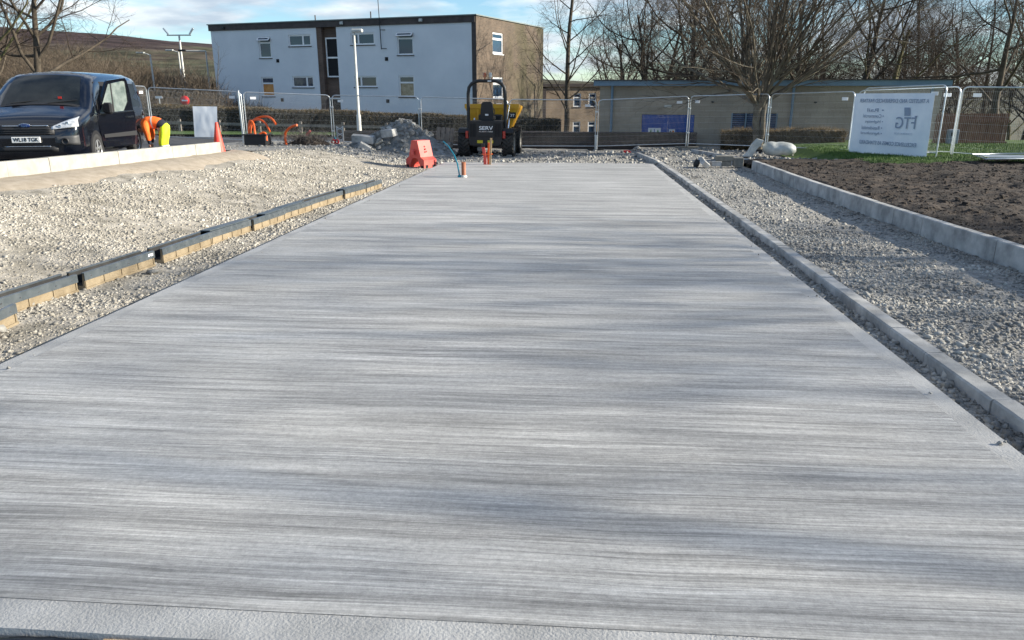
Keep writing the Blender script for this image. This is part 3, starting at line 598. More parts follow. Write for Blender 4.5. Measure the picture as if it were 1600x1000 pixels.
for a, b, c, e, mm_ in ((2.16, 2.70, -.27, -.01, 'white'), (3.05, 3.31, -.24, -.06, 'white')):
    s = MB(); s.box(a, b, .022, .034, c, e); s = s.build('notice', M[mm_], dr)
    for u in ((.12, .42) if b-a > .4 else (.07,)):
        t = MB(); t.prism([(a+u-.05, c+.05), (a+u+.05, c+.05), (a+u, e-.04)], .014, .021); t.build('notice_mark', M['green'] if b-a > .4 else M['ink'], s)
    if b-a < .4: t = MB(); t.box(a+.14, a+.23, .014, .021, c+.05, e-.05); t.build('notice_mark', M['orangeprint'], s)
    else: t = MB(); t.box(a+.25, a+.28, .014, .021, c+.04, e-.04); t.build('notice_mark', M['blue'], s)
q = MB(); q.box(5.62, 7.46, .1, .11, -.13, .63); lv = q.build('louvre', M['dark'], low)
for a in (5.61, 6.18, 6.82, 7.43): q = MB(); q.box(a, a+.06, .0, .085, -.14, .64); q.build('louvre_post', M['bluegrey'], lv)
for a, b in ((5.65, 6.15), (6.26, 6.78), (6.89, 7.43)):
    for k in range(9):
        z = -.12+k*.085; q = MB(); q.add([(a, .01, z), (b, .01, z), (b, .08, z+.06), (a, .08, z+.06)], [(0, 1, 2, 3)]); q.build('louvre_slat', M['slate'], lv)
for u in (.55, 8.0, 13.2):
    q = MB(); q.tube([(u, -.09, LB), (u, -.09, LZ-.15), (u, -.16, LZ+.05)], .055, 8); q.build('downpipe', M['bluegrey'], low)
q = MB(); q.box(2.80, 3.10, -.09, -.003, .84, .95, bev=.02); q.build('wall_light', M['whiteplastic'], low)
for u in (4.80, 8.9):
    q = MB(); q.lathe([(.07, 0), (.06, -.05), (.0, -.08)], 10, Matrix.Translation((u, -.06, 1.12))); q.build('camera_dome', M['plastic'], low)

# ------------------------------------------------------------------ low dark wall, hedges
wa, wb = Vector((-10.2, 33.45, 0)), Vector((5.25, 33.42, 0))
lw = empty('low_wall', (wa.x, wa.y, 0), math.atan2(wb.y-wa.y, wb.x-wa.x), 'low dark brick wall behind the yellow dumper and the fence panels', 'wall')
q = MB(); q.box(0, (wb-wa).length, 0, .22, -1.4, -.20); q.build('brick_wall', M['lowwall'], lw)
q = MB(); q.box(-.02, (wb-wa).length+.02, -.03, .25, -.198, -.14, bev=.01); q.build('coping', M['fascia'], lw)
def leaf_cloud(n, fn, size):
    """n small leaf-sized faces at points fn(n) -> (n,3)"""
    p = fn(n); a = RNG.normal(size=(n, 3)); a /= np.linalg.norm(a, axis=1)[:, None]; b = np.cross(a, RNG.normal(size=(n, 3))); b /= np.linalg.norm(b, axis=1)[:, None]
    s = (size*RNG.uniform(.5, 1.5, n))[:, None]; v = np.stack([p-a*s, p+b*s*.45, p+a*s, p-b*s*.45], 1).reshape(-1, 3); return v, np.arange(n*4).reshape(-1, 4)
def twig_cloud(n, fn, length, r, up=.8):
    p = fn(n); d = RNG.normal(size=(n, 3)); d[:, 2] = np.abs(d[:, 2])+up; d /= np.linalg.norm(d, axis=1)[:, None]; l = (length*RNG.uniform(.5, 1.4, n))[:, None]
    return tubes_np(p, p+d*l, np.full(n, r), np.full(n, r*.35), 3)
def tubes_np(p0, p1, r0, r1, n):
    d = p1-p0; d = d/np.maximum(np.linalg.norm(d, axis=1), 1e-9)[:, None]; h = np.where(np.abs(d[:, 2:3]) < .9, np.array([[0, 0, 1.]]), np.array([[1., 0, 0]]))
    a = np.cross(d, h); a /= np.linalg.norm(a, axis=1)[:, None]; b = np.cross(d, a); k = np.arange(n)*2*math.pi/n
    ring = a[:, None]*np.cos(k)[None, :, None]+b[:, None]*np.sin(k)[None, :, None]
    v = np.concatenate([p0[:, None]+ring*r0[:, None, None], p1[:, None]+ring*r1[:, None, None]], 1).reshape(-1, 3)
    j = np.arange(n); f = np.stack([j, (j+1) % n, n+(j+1) % n, n+j], -1); f = (f[None]+np.arange(len(p0))[:, None, None]*2*n).reshape(-1, 4); return v, f
def hedge(name, a, b, wdt, z0, za, zb, label, nl, nt_, ml='hedge', cat='hedge'):
    a = np.array(a); b = np.array(b); u = b-a; L = np.linalg.norm(u); u /= L; nrm = np.array([-u[1], u[0]])
    root = empty(name, (0, 0, 0), 0, label, cat)
    def top(t): return za+(zb-za)*t+fbm(t*L*1.1, t*0+4.2, 4)*.22
    def pts(n):
        t = RNG.random(n); face = RNG.random(n); s = np.where(face < .6, RNG.normal(-.46, .05, n), RNG.uniform(-.5, .5, n)); tz = top(t)
        z = np.where(face < .6, RNG.uniform(z0, 1, n)*0+z0+(tz-z0)*RNG.random(n), tz-np.abs(RNG.normal(0, .06, n))); s = s*wdt+fbm(t*L*2, z*2, 3)*.25
        xy = a+u*(t*L)[:, None]+nrm*s[:, None]; return np.concatenate([xy, z[:, None]], 1)
    v, f = leaf_cloud(nl, pts, .05); link('foliage', np_mesh('foliage', v, f), M[ml], root)['kind'] = 'stuff'
    v, f = twig_cloud(nt_, lambda n: pts(n)-np.array([0, 0, .1]), .22, .006); link('twigs', np_mesh('twigs', v, f), M['shrub'], root)['kind'] = 'stuff'
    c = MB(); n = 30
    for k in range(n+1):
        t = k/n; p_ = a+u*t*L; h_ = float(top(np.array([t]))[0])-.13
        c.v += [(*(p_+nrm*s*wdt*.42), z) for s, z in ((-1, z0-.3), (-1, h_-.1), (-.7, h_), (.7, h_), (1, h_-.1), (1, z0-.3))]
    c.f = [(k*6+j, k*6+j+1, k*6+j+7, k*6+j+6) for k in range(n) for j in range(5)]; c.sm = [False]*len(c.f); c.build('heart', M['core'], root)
    return root
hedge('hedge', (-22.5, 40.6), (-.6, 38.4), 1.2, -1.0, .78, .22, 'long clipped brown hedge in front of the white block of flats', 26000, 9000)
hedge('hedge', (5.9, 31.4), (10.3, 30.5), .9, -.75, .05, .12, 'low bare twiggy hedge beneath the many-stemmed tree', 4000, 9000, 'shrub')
# post and rail fence before the hedge
rl = empty('rail_fence', (0, 0, 0), 0, 'weathered timber post and rail fence in front of the hedge', 'fence')
ra, rb = Vector((-22.5, 39.4, -.5)), Vector((-9, 37.4, -.6))
for k in range(7):
    p_ = ra.lerp(rb, k/6); q = MB(); q.box(p_.x-.07, p_.x+.07, p_.y-.05, p_.y+.05, -.9, p_.z+.62); q.build('post', M['oldtimber'], rl)
for k in range(6):
    p_, r_ = ra.lerp(rb, k/6), ra.lerp(rb, (k+1)/6); q = MB()
    q.add([(p_.x, p_.y-.08, p_.z+.36), (r_.x, r_.y-.08, r_.z+.36), (r_.x, r_.y-.08, r_.z+.50), (p_.x, p_.y-.08, p_.z+.50), (p_.x, p_.y-.052, p_.z+.36), (r_.x, r_.y-.052, r_.z+.36), (r_.x, r_.y-.052, r_.z+.50), (p_.x, p_.y-.052, p_.z+.50)], [(0, 1, 2, 3), (7, 6, 5, 4), (3, 2, 6, 7), (0, 4, 5, 1)]); q.build('rail', M['oldtimber'], rl)
# grass blades on the verge
def blades(n, x0, x1, y0, y1, zf, h, name, label, keep=None):
    x = RNG.uniform(x0, x1, n); y = RNG.uniform(y0, y1, n)
    if keep is not None: q_ = keep(x, y); x, y = x[q_], y[q_]
    n = len(x); z = zf(x, y); a = RNG.uniform(0, 6.28, n); hh = h*RNG.uniform(.5, 1.5, n); l = RNG.normal(0, .4, (n, 2))*hh[:, None]; w_ = .008
    v = np.stack([np.stack([x-np.cos(a)*w_, y-np.sin(a)*w_, z-.01], -1), np.stack([x+np.cos(a)*w_, y+np.sin(a)*w_, z-.01], -1), np.stack([x+l[:, 0], y+l[:, 1], z+hh], -1)], 1).reshape(-1, 3)
    o = link(name, np_mesh(name, v, np.arange(n*3).reshape(-1, 3)), M['blade']); tag(o, label, 'grass', kind='stuff')
vz = lambda X, Y: lawn_z(X, Y)-.16*sstep((21.6-Y+.5*fbm(X, Y*0, 3))/1.0)-.25*sstep((8.3-X)/1.)
blades(42000, 8, 18, 20.6, 29, vz, .05, 'grass', 'short green grass along the foot of the right-hand fence panels')
# ------------------------------------------------------------------ bare trees
def grow(seed, spec):
    rr = random.Random(seed); segs = []
    g = rr.gauss; sq = math.sqrt
    def nrm(x, y, z): l = sq(x*x+y*y+z*z) or 1e-9; return x/l, y/l, z/l
    mx_ = len(spec)-1
    def branch(px, py, pz, dx, dy, dz, L, r, lev):
        s = spec[lev]; n = s['n']; l = L/n; kids = []; r0 = r; end = s.get('tip', .35)
        path = [(px, py, pz, r, dx, dy, dz)]
        for i in range(n):
            w_ = s['wob']; dx, dy, dz = nrm(dx+g(0, w_), dy+g(0, w_), dz+g(0, w_)+s['up'])
            qx, qy, qz = px+dx*l, py+dy*l, pz+dz*l; r1 = r*(1-(1-end)*(i+1)/n); segs.append((px, py, pz, qx, qy, qz, r0, r1, lev))
            px, py, pz, r0 = qx, qy, qz, r1; path.append((px, py, pz, r1, dx, dy, dz))
        if lev < mx_:
            c = spec[lev+1]; k = s['kids']; k = max(1, int(round(k*rr.uniform(.75, 1.25)))); a0 = rr.uniform(0, 6.28)
            for j in range(k):
                t = s['start']+(1-s['start'])*(j+rr.random())/k; f = t*n; i = min(int(f), n-1); u = f-i
                A, B = path[i], path[i+1]; x, y, z = (A[m]+(B[m]-A[m])*u for m in range(3)); rad = A[3]+(B[3]-A[3])*u; ex, ey, ez = B[4:7]
                ang = R(rr.gauss(c['ang'], c['ang']*.22)); az = a0+j*2.399+g(0, .35)
                hx, hy, hz = (0, 0, 1) if abs(ez) < .9 else (1, 0, 0)
                ax, ay, az_ = nrm(ey*hz-ez*hy, ez*hx-ex*hz, ex*hy-ey*hx); bx, by, bz = ey*az_-ez*ay, ez*ax-ex*az_, ex*ay-ey*ax
                ca, sa, cc, ss = math.cos(az), math.sin(az), math.cos(ang), math.sin(ang)
                d = nrm(ex*cc+(ax*ca+bx*sa)*ss, ey*cc+(ay*ca+by*sa)*ss, ez*cc+(az_*ca+bz*sa)*ss)
                branch(x, y, z, *d, L*c['len']*(1-.45*t*c.get('fall', 1))*rr.uniform(.75, 1.25), min(rad*.8, max(rad*c['rad'], c.get('rmin', .004))), lev+1)
    s0 = spec[0]
    for b in s0.get('stems', [(0, 0, 0, 0, 0, 1, 1, 1)]): branch(b[0], b[1], b[2], *nrm(*b[3:6]), s0['L']*b[6], s0['R']*b[7], 0)
    return np.array(segs)
def tree_meshes(seed, spec, name):
    s = grow(seed, spec); lev = s[:, 8]; k = 2 if len(spec) > 3 else 1
    out = []
    for sel, n, nm in ((lev < k, 7, 'trunk'), (lev >= k, 3, 'crown')):
        q = s[sel]; v, f = tubes_np(q[:, :3], q[:, 3:6], q[:, 6], q[:, 7], n); out.append(np_mesh(nm, v, f, n > 3))
    return out
def tree(meshes, loc, rz, sc, label, bark='bark', twig='twig', group='bare trees', cat='tree', name='tree', tilt=0):
    o = empty(name, loc, rz, label, cat, group); o.scale = (sc, sc, sc); o.rotation_euler[1] = tilt
    for me, nm, m in ((meshes[0], 'trunk', M[bark]), (meshes[1], 'crown', M[twig])):
        c = bpy.data.objects.new(nm, me); COL.objects.link(c); c.parent = o
        if not me.materials: me.materials.append(m)
    return o
OAK = lambda L=6.5, r=.155, kids=11: [dict(n=7, L=L, R=r, wob=.07, up=.05, kids=kids, start=.28, tip=.3), dict(n=7, len=.85, rad=.55, ang=48, wob=.15, up=.08, kids=8, start=.25, tip=.25),
        dict(n=5, len=.55, rad=.5, ang=45, wob=.18, up=.05, kids=9, start=.2, tip=.3), dict(n=4, len=.5, rad=.5, ang=42, wob=.2, up=.05, kids=9, start=.15, tip=.4), dict(n=3, len=.5, rad=.55, ang=40, wob=.22, up=.03, kids=0, start=0, tip=.5, rmin=.0055)]
BIRCH = [dict(n=14, L=13, R=.165, wob=.035, up=.06, kids=26, start=.16, tip=.12), dict(n=7, len=.36, rad=.34, ang=58, wob=.10, up=.05, kids=9, start=.2, tip=.2),
        dict(n=5, len=.42, rad=.45, ang=42, wob=.16, up=-.02, kids=7, start=.15, tip=.3), dict(n=4, len=.55, rad=.5, ang=38, wob=.18, up=-.10, kids=4, start=.1, tip=.4, rmin=.005), dict(n=2, len=.5, rad=.6, ang=35, wob=.2, up=-.1, kids=0, start=0, tip=.5, rmin=.004)]
ST = []
_r = random.Random(5)
for k in range(26):
    a = k*2.4; t = .12+2.1*((k % 7)/6)**1.4; ST.append((math.cos(a)*.16, math.sin(a)*.13, 1.5+.25*_r.random(), math.cos(a)*t, math.sin(a)*t, 1, _r.uniform(.75, 1.1), _r.uniform(.5, 1.0)))
VASE = [dict(n=9, L=6.6, R=.07, wob=.05, up=.022, kids=12, start=.08, tip=.25, stems=ST), dict(n=6, len=.52, rad=.55, ang=30, wob=.09, up=.05, kids=7, start=.1, tip=.25),
        dict(n=4, len=.5, rad=.5, ang=24, wob=.1, up=.04, kids=5, start=.1, tip=.35), dict(n=3, len=.5, rad=.55, ang=26, wob=.12, up=.03, kids=0, start=0, tip=.5, rmin=.0055)]
SPREAD = [dict(n=6, L=5.0, R=.15, wob=.09, up=.02, kids=10, start=.2, tip=.3), dict(n=8, len=1.15, rad=.5, ang=62, wob=.11, up=.03, kids=9, start=.2, tip=.2),
        dict(n=6, len=.5, rad=.5, ang=40, wob=.14, up=.04, kids=9, start=.15, tip=.3), dict(n=4, len=.5, rad=.5, ang=38, wob=.18, up=.04, kids=9, start=.1, tip=.4), dict(n=3, len=.5, rad=.55, ang=36, wob=.2, up=.03, kids=0, start=0, tip=.5, rmin=.0055)]
oakA = tree_meshes(11, OAK(), 'oakA'); oakB = tree_meshes(23, OAK(7.5, .17, 12), 'oakB'); birch = tree_meshes(31, BIRCH, 'birch')
vase = tree_meshes(41, VASE, 'vase'); spreadA = tree_meshes(53, SPREAD, 'spreadA'); spreadB = tree_meshes(67, SPREAD, 'spreadB')
# the many-stemmed tree in front of the low building
vt = tree(vase, (6.9, 29.9, -.62), .4, 1.08, 'dense many-stemmed bare tree in front of the low building', 'bark_pale', 'twig')
q = MB(); q.tube([(0, 0, -.3), (.02, 0, .5), (-.05, .03, 1.0), (-.02, 0, 1.75)], [.15, .12, .12, .17], 10); q.build('bole', M['bark_pale'], vt)
q = MB(); q.tube([(.05, -.1, -.3), (.16, -.12, .6), (.12, -.12, 1.2), (.2, -.05, 1.9)], [.1, .08, .08, .07], 8); q.build('bole', M['bark_pale'], vt)
tree(birch, (-.35, 46.6, -2.2), 1.0, 1.12, 'tall slim bare tree standing just right of the brick end wall')
# left-hand trees by the van
tree(spreadB, (-19.3, 25.5, -.2), 3.3, .85, 'twiggy bare tree farther back at the left edge, between the two trunks and the hill')
tree(oakB, (-15.9, 22.2, -.1), 2.2, .80, 'dark leaning bare tree behind the roof of the van', tilt=R(7))
tree(spreadA, (-17.6, 22.9, -.1), .6, .95, 'thick mossy trunk at the left edge behind the van', 'bark_green')
# woodland behind the low building
wood = [(4.2, 43.5, 1.12, oakA, 'left leaning oak over the left end of the low building'), (6.3, 42.3, 1.18, oakB, 'forked oak rising behind the blue doors'), (8.9, 44.5, 1.25, spreadB, 'broad bare tree behind the middle of the low building'), (12.0, 42.0, 1.2, oakA, 'bare oak behind the right half of the low building'),
        (15.5, 41.5, 1.25, spreadA, 'wide bare tree behind the right end of the low building')]
for k, (x, y, s, me, lb) in enumerate(wood): tree(me, (x, y, -1.8), k*1.9+.4, s, lb, group='woodland behind the low building')
for k in range(36):
    x = 4.2+k*1.15+_r.uniform(-.8, .8); y = 50+(k*7 % 5)*4.2+_r.uniform(-1, 1)
    tree((oakA, oakB, spreadA, spreadB, birch)[k % 5], (x, y, -3.6), k*1.1, _r.uniform(.95, 1.3), 'bare woodland tree massed behind the low building', group='bare woodland trees massed behind the low building')
for k in range(24):
    x = 3.4+k*.8+_r.uniform(-.4, .4); y = 41.5+(k*5 % 4)*2.4+_r.uniform(-.8, .8)
    tree((spreadA, oakB, spreadB, oakA)[k % 4], (x, y, -1.9), k*1.37+.5, _r.uniform(.55, .75), 'small bare understorey tree close behind the low building', group='bare understorey trees close behind the low building')
# trees at the right edge, over the timber fence
tree(spreadB, (16.5, 31.8, -.7), 2.6, 1.12, 'spreading bare tree reaching over the brown timber fence')
tree(spreadA, (19.8, 34.2, -.8), 4.1, 1.2, 'bare tree with low sweeping boughs at the right edge'); tree(oakA, (13.4, 38.6, -1), 3.0, 1.15, 'bare tree between the low building and the timber fence')
tree(spreadB, (23.5, 37, -1), 1.1, 1.25, 'farther bare tree at the right edge behind the sweeping boughs')
# trees on the right of the viewer whose shade falls across the near end of the slab
for k, (x, y, s, me) in enumerate(((25, 1.0, 1.5, oakB), (27, 5.5, 1.6, spreadA), (24, 9.2, 1.3, oakA), (29, -2.0, 1.6, oakA))):
    tree(me, (x, y, -.1), k*2.2+.9, s, 'roadside bare tree on the right, outside the picture', group='roadside bare trees outside the picture')
# scrub below the hill on the left: one brown mass of twigs
def scrub_pts(n):
    x = RNG.uniform(-62, -21, n); y = RNG.uniform(46, 78, n); top = np.interp(x/y, [-1.0, -.72, -.58, -.50, -.42], [8, 6.8, 5.2, 3.8, 2.4])*(.72+1.1*fbm(x*.22, y*.22, 4)); z = -1.2+np.maximum(top, .3)*RNG.random(n)**.8; return np.stack([x, y, z], -1)
v, f = twig_cloud(90000, scrub_pts, 1.0, .013, .5); o = link('scrub', np_mesh('scrub', v, f), mat('grey_brown_scrub', (.075, .058, .042), (.15, .115, .082), .35, .95)); tag(o, 'mass of grey-brown scrub below the moorland hill', 'scrub', kind='stuff')

for k in range(14):
    x = -54+k*2.4+_r.uniform(-.8, .8); y = 50+(k*3 % 5)*6+_r.uniform(-2, 2)
    tree((spreadA, oakA, spreadB, birch, oakB)[k % 5], (x, y, -1.5), k*1.7, _r.uniform(.45, .68)*(.55 if k % 5 == 3 else 1), 'brown bare scrub tree massed below the moorland hill', twig='shrub', group='brown bare scrub trees below the hill')
sapl = tree_meshes(77, [dict(n=8, L=4.2, R=.04, wob=.04, up=.05, kids=12, start=.3, tip=.2), dict(n=4, len=.3, rad=.5, ang=38, wob=.1, up=.05, kids=4, start=.2, tip=.3), dict(n=3, len=.5, rad=.6, ang=35, wob=.1, up=.03, kids=0, start=0, tip=.4, rmin=.006)], 'sapling')
p_ = P(340, 170, 44); tree(sapl, (P(340, 170, 47).x-1.2, 50, -1.0), 0, 1.25, 'slender young tree left of the white block of flats', 'bark_pale', 'twig')
# ------------------------------------------------------------------ temporary fence panels
PH = 2.0
wire_cache = {}
def fence_panel(a, b, label, ha=PH, ext=None, tagpos=None):
    """a, b: bottom corners (x, y, z) of one mesh panel"""
    a = Vector(a); b = Vector(b); root = empty('site_fence', a, math.atan2(b.y-a.y, b.x-a.x), label, 'fence panel', 'temporary mesh fence panels')
    L = math.hypot(b.x-a.x, b.y-a.y); dz = b.z-a.z; k = dz/L
    def z(u, h): return h+k*u
    c = .16; r = .021; f = MB()
    pts = [(0, 0, z(0, .02)), (0, 0, z(0, ha-c))]+[(c-c*math.cos(t), 0, z(0, ha-c)+c*math.sin(t)) for t in (R(22), R(45), R(68))]+[(c, 0, z(c, ha)), (L-c, 0, z(L-c, ha))]
    pts += [(L-c+c*math.sin(t), 0, z(L, ha-c)+c*math.cos(t)) for t in (R(22), R(45), R(68))]+[(L, 0, z(L, ha-c)), (L, 0, z(L, .02))]
    f.tube(pts, r, 7); f.tube([(0, 0, z(0, .16)), (L, 0, z(L, .16))], .017, 6); fr = f.build('frame', M['galv'], root)
    n = int(L/.05); us = np.linspace(.04, L-.04, n); hs2 = np.linspace(.32, ha-.12, 8)
    p0 = [(u, 0, z(u, .16)) for u in us]+[(0, .004, z(0, h)) for h in hs2]; p1 = [(u, 0, z(u, ha-.01)) for u in us]+[(L, .004, z(L, h)) for h in hs2]
    v, ff2 = tubes_np(np.array(p0), np.array(p1), np.full(len(p0), .0019), np.full(len(p0), .0019), 3)
    link('mesh_infill', np_mesh('mesh_infill', v, ff2), M['wire'], root)['kind'] = 'stuff'
    q = MB(); u = tagpos if tagpos is not None else L-.35; q.box(u-.11, u+.11, -.012, -.005, z(u, ha-.27), z(u, ha-.17)); q.build('name_tag', M['white'], root)
    return root
FP = [(240, 219, 30.0), (386, 225, 30.4), (522, 227, 31.6), (658, 231, 31.0), (795, 234, 31.4), (931, 234.5, 31.6), (1073, 230.5, 30.8), (1196, 235.5, 27.9), (1326, 242, 25.0)]
FPW = [P(*q) for q in FP]
lbls = ['fence panel between the van and the tall post beside the orange pipes', 'fence panel behind the orange pipes and the dark brushwood', 'fence panel behind the lamp column and the rubble heap', 'fence panel behind the yellow dumper, on its left', 'fence panel just right of the yellow dumper',
        'fence panel across the blue double doors', 'fence panel across the louvred vents', 'fence panel behind the dirty white plastic bundle']
panels = {}
for k in range(8):
    a, b = FPW[k], FPW[k+1]; u = (b-a).normalized()*.045; panels[k] = fence_panel(a+u, b-u, lbls[k], tagpos=.35 if k in (1, 2, 6) else None)
fence_panel(P(196, 222, 27.8), P(239, 219.5, 29.4), 'fence panel seen nearly end-on beside the back of the van')
pI0, pI1 = P(1338, 241, 24.0), P(1462, 248, 21.5)
fence_panel(pI0, pI1, 'leaning fence panel carrying the big white banner')
fence_panel(P(1329, 241.5, 24.8)+Vector((.06, .1, 0)), P(1484, 246, 22.4), 'fence panel standing just behind the banner panel')
fence_panel(P(1487, 247, 22.3), P(1690, 262, 20.0), 'nearest fence panel at the right edge, before the timber fence', tagpos=.4)
def foot(p, ang, label, m='conc_foot', l=.66):
    q = MB(); q.box(-l/2, l/2, -.115, .115, 0, .12, bev=.02); q.box(-.05, .05, -.05, .05, .12, .14); o = q.build('fence_block', M[m]); o.location = (p.x, p.y, p.z-.075); o.rotation_euler = (0, 0, ang); tag(o, label, 'fence foot', 'feet of the temporary fence')
foot(FPW[1], .1, 'grey block foot of the tall fence post by the orange pipes', 'conc_foot', .8); foot(FPW[2], .2, 'fence foot between the brushwood and the lamp column', 'rubber')
foot(FPW[5], .1, 'fence foot at the left edge of the low building', 'rubber'); foot(FPW[6], -.1, 'stone-coloured fence foot in front of the blue doors', 'conc_foot', .95); foot(FPW[7], -.2, 'fence foot beneath the many-stemmed tree', 'rubber')
foot(pI0, -.1, 'black fence foot at the left end of the banner panel', 'rubber', .9); foot(pI1+Vector((.25, .3, 0)), -.1, 'black fence foot at the right end of the banner panel', 'rubber', .9)
# tall scaffold post with the fence by the orange pipes
q = MB(); q.tube([tuple(FPW[1]+Vector((-.1, -.05, -.05))), tuple(FPW[1]+Vector((-.13, -.05, 2.05)))], .045, 10); tag(q.build('steel_post', M['galv']), 'thick pale steel post beside the orange pipes', 'post')
# couplers where panels meet
for k in (2, 3, 5, 6, 7):
    p_ = FPW[k]; q = MB()
    for h in (.55, 1.5):
        q = MB(); q.box(-.12, .03, -.035, .035, h, h+.06, bev=.012); q.build('coupler', M['galv'], panels[k])
q = MB(); q.box(-.1, .02, -.11, -.03, .0, .55, bev=.02); q.build('clamp', M['galv'], panels[5])

# ------------------------------------------------------------------ banners
def banner(c, m, name, label, sag=.02, nx=24, ny=16):
    """c: four corners TL TR BR BL as vectors"""
    tl, tr, br, bl = c; vs = []; n = (tr-tl).cross(bl-tl).normalized()
    for j in range(ny+1):
        for i in range(nx+1):
            u, v = i/nx, j/ny; p = (tl.lerp(tr, u)).lerp(bl.lerp(br, u), v); vs.append(p+n*float(fbm(np.array([u*3.]), np.array([v*3.]), 3)[0])*sag)
    fs = [(j*(nx+1)+i, j*(nx+1)+i+1, (j+1)*(nx+1)+i+1, (j+1)*(nx+1)+i) for j in range(ny) for i in range(nx)]
    back = [v_+n*.006 for v_ in vs]; N_ = len(vs); fs += [tuple(N_+i for i in reversed(q_)) for q_ in fs]
    mb = MB(); mb.add(vs+back, fs, True); me = bpy.data.meshes.new(name); me.from_pydata(mb.v, [], mb.f); me.polygons.foreach_set('use_smooth', [True]*len(mb.f)); me.update(); o = link(name, me, m); tag(o, label, 'banner'); return o
def bz(px, py, t):      # just in front of the banner panel
    a, b = pI0, pI1; n = Vector((b.y-a.y, -(b.x-a.x), 0)).normalized(); q0 = a+n*t; d = ray(px, py); k = (q0-EYE).dot(n)/d.dot(n); return EYE+d*k
BC = [bz(1337, 146, .05), bz(1461, 145.5, .05), bz(1447, 246.5, .05), bz(1325.5, 239.5, .05)]
bn = banner(BC, M['banner'], 'banner', 'big white banner with faint reversed lettering hung on a fence panel', .015)
bx_ = (BC[1]-BC[0]).normalized(); bn_n = Vector((pI1.y-pI0.y, -(pI1.x-pI0.x), 0)).normalized(); bup = Vector((0, 0, 1))
def btext(txt, px, py, w_px, h_px, m, weight=.0):
    me = text_mesh(txt, 1.0, 'banner_print', weight); xs_ = [v.co.x for v in me.vertices]; ys_ = [v.co.y for v in me.vertices]; w_ = max(xs_)-min(xs_); h_ = max(ys_)-min(ys_)
    cx_, cy_ = (max(xs_)+min(xs_))/2, (max(ys_)+min(ys_))/2; o0 = bz(px, py, .075); ww = (bz(px+w_px/2, py, .07)-bz(px-w_px/2, py, .07)).length; hh = (bz(px, py-h_px/2, .07)-bz(px, py+h_px/2, .07)).length
    for v in me.vertices: v.co = o0-bx_*((v.co.x-cx_)/w_*ww)+bup*((v.co.y-cy_)/h_*hh)+bn_n*v.co.z
    link('banner_print', me, M[m], bn)
btext('A TRUSTED AND EXPERIENCED PARTNER', 1395, 157.5, 108, 6, 'print', .01)
for t_, x_, y_, w_ in (('• Rail', 1368, 172, 26), ('• Commercial', 1364.5, 181, 32), ('• Highways', 1365.5, 190.5, 28), ('• Residential', 1362, 199.5, 32), ('• Agricultural', 1361, 208.5, 33)): btext(t_, x_, y_, w_, 5.5, 'print')
btext('FTG', 1414.5, 192, 31, 18, 'print', .0); btext('CONSTRUCTION', 1411, 209, 28, 3.2, 'print_pale'); btext('EXCELLENCE COMES AS STANDARD', 1385, 224, 89, 6, 'print', .01)
q = MB(); a_, b_, c_, d_ = bz(1413, 168, .074), bz(1422, 168, .074), bz(1422, 181, .074), bz(1413, 181, .074); q.add([a_, b_, c_, d_], [(0, 1, 2, 3)]); q.build('banner_print', M['print'], bn)
q = MB(); a_, b_, c_ = bz(1429, 181, .074), bz(1434, 181, .074), bz(1430, 186, .074); q.add([a_, b_, c_], [(0, 1, 2)]); q.build('banner_print', M['print'], bn)
def fz(px, py, k, t=.06):
    a, b = FPW[k], FPW[k+1]; n = Vector((b.y-a.y, -(b.x-a.x), 0)).normalized(); d = ray(px, py); return EYE+d*(((a+n*t)-EYE).dot(n)/d.dot(n))
banner([fz(301, 166, 0), fz(339, 166.5, 0), fz(340, 214.5, 0), fz(304, 214, 0)], M['banner'], 'banner', 'blank white sheet hung on the fence behind the traffic cone', .03)

# ------------------------------------------------------------------ timber fence, meter box, lamp columns, signs
tf = empty('timber_fence', (0, 0, 0), 0, 'tall brown close-boarded timber fence behind the right-hand fence panels', 'fence')
ta, tb = P(1455, 236, 27.5), P(1567, 238, 27.5); n = int((tb-ta).length/.115)
for k in range(n):
    p_ = ta.lerp(tb, k/n); q = MB(); j = _r.uniform(-.012, .012); q.box(p_.x, p_.x+.104, p_.y+j, p_.y+.022+j, -.75, 1.72-61*.0221+.42+_r.uniform(-.012, .012)); q.build('board', M['fencetimber'], tf)
tc_, td = P(1567, 239, 27.2), P(1665, 243, 26.0)
for k in range(20):
    p_ = tc_.lerp(td, k/20); q = MB(); q.box(p_.x, p_.x+.108, p_.y, p_.y+.022, -.8, -.28-.004*k); q.build('board', M['fencetimber'], tf)
for z in (.0, .75): q = MB(); q.box(ta.x, tb.x, ta.y+.04, ta.y+.09, z-.25, z-.17); q.build('rail', M['fencetimber'], tf)
p_ = P(1488, 214, 26.9); q = MB(); q.box(-.18, .18, -.1, .1, -.24, .26, bev=.02); o = q.build('meter_box', mat('grey_box', (.17, .20, .24), rough=.5)); o.location = p_; tag(o, 'grey meter box on the timber fence', 'box'); q = MB(); q.box(-.1, .06, -.115, -.101, .04, .16); q.build('label_plate', M['ink'], o)
